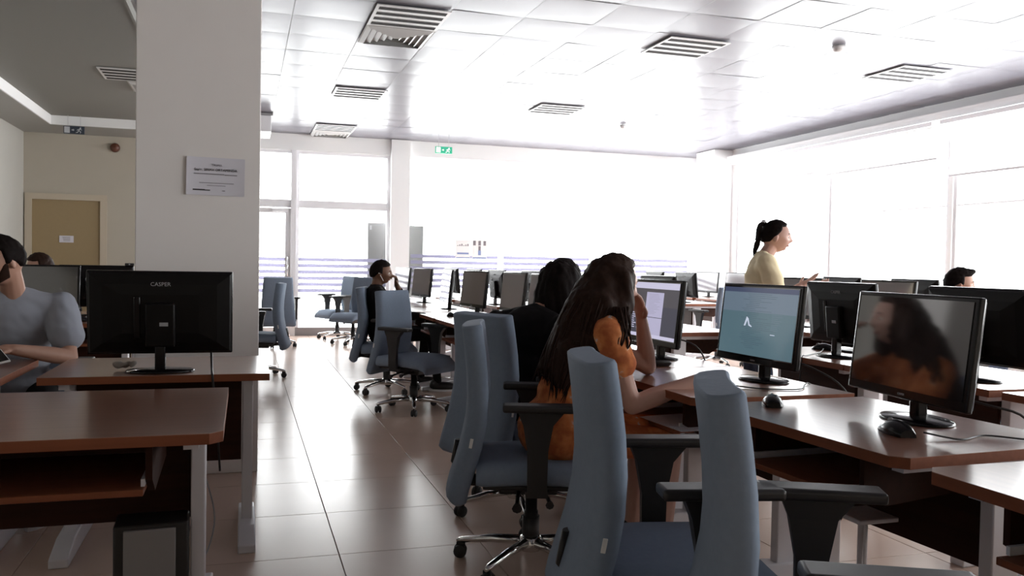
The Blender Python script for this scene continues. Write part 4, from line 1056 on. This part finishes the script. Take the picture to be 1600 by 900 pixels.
cable([(-.19, 3.32, .6), (-.14, 3.40, .4), (-.10, 3.45, .2), (-.14, 3.42, .05), (-.22, 3.40, .008)], 'thin grey cable drooping behind the nearest left desk to the floor', .003, GREYP)
# crumpled tissue, keys on the column desk
mb = MB(); 
for k in range(7): mb.ell((random.uniform(-.035, .035), random.uniform(-.02, .02), .015+random.uniform(0, .012)), (.022, .012, .012), frame(random.uniform(0, 180), random.uniform(-40, 40)), 8, 6)
me = remesh(mb, .005, 1, 'tissue', mat('tissue', (.25, .22, .2), .9)); o = obj('tissue', me, None, None, (-.47, 3.86, .731)); tag(o, 'crumpled dull tissue on the desk left of the monitor stand by the column', 'tissue')
k = empty('cable_clip', (-.42, 3.74, .731), R(25)); tag(k, 'small bright metal clip beside the monitor stand before the column', 'clip')
obj('body', MB().tube([(-.03, 0, .006), (0, .004, .012), (.04, 0, .006)], [(.004, .003), (.007, .005), (.002, .002)], 8), CHROME, k); obj('tip', MB().ell((.05, 0, .008), (.008, .006, .007), None, 8, 6), CHROME, k)
# pencil case / papers
o = obj('pencil_case', MB().tube([(-.07, 0, .012), (-.065, 0, .013), (.06, 0, .013), (.07, 0, .012)], [(.006, .009), (.011, .02), (.011, .02), (.006, .009)], 10), BLK, None, (1.86, 3.62, .730), (0, 0, R(-10))); tag(o, 'slim black pencil case on the desk below the document monitor', 'case')
for q, (dx, dy, a) in enumerate([(0, 0, 3), (.01, -.01, -4), (-.005, .012, 8)]):
    o = obj('paper_sheet', MB().box(-.105, .105, -.148, .148, 0, .0012), PAPER, None, (1.66+dx, 2.98+dy, .5835+q*.003), (0, 0, R(a))); tag(o, ['lowest loose sheet on the keyboard tray by the woman in orange', 'middle loose sheet on the keyboard tray by the woman in orange', 'top loose sheet on the keyboard tray by the woman in orange'][q], 'paper', 'loose sheets on the keyboard tray')
o = empty('notebook', (3.35, 4.05, .7302), R(10)); tag(o, 'closed notebook lying beside the stand of the lone monitor back', 'notebook')
obj('cover', MB().box(-.08, .08, -.11, .11, 0, .012, bevel=.002, seg=1), BLK, o); obj('pages', MB().box(-.077, .082, -.107, .107, .002, .010), PAPER, o)
# glossy black computer case under left desk
t = empty('computer_case', (-.27, 2.86, 0), R(2)); tag(t, 'black case with a plain grey front standing under the nearest left desk', 'case')
obj('housing', MB().box(-.11, .11, -.0, .16, .0, .365, bevel=.008), BLK, t)
obj('front_panel', MB().box(-.08, .072, -.012, .002, .02, .350, bevel=.004), mat('panel_grey', (.26, .25, .25), .45), t)
obj('foot_strip', MB().box(-.10, .10, .01, .15, -.0, .008), RUBBER, t)
# small shelf / holder under the large right desk
t = empty('metal_holder', (1.93, 2.28, 0)); tag(t, 'grey metal holder plate on thin posts under the large right desk', 'holder')
obj('plate', MB().box(-.075, .075, -.075, .075, .395, .41, bevel=.004), METALG, t)
for a, b in ((-.055, -.055), (.055, .055)): obj('post', MB().tube([(a, b, 0), (a, b, .396)], .009, 8), METALG, t)
# shelf box on monitor at left
o = empty('webcam', (-.81, 7.55, 1.128)); tag(o, 'small black webcam perched on a monitor left of the column', 'webcam')
obj('body', MB().box(-.035, .035, -.012, .012, .0, .02, bevel=.005), BLK, o); obj('lens', MB().lathe([(.006, 0), (.006, .004)], 12, Matrix.Translation((0, -.012, .01)) @ Matrix.Rotation(R(90), 4, 'X')), GREYP, o)
o.location = (-.88, 7.485, 1.1325)
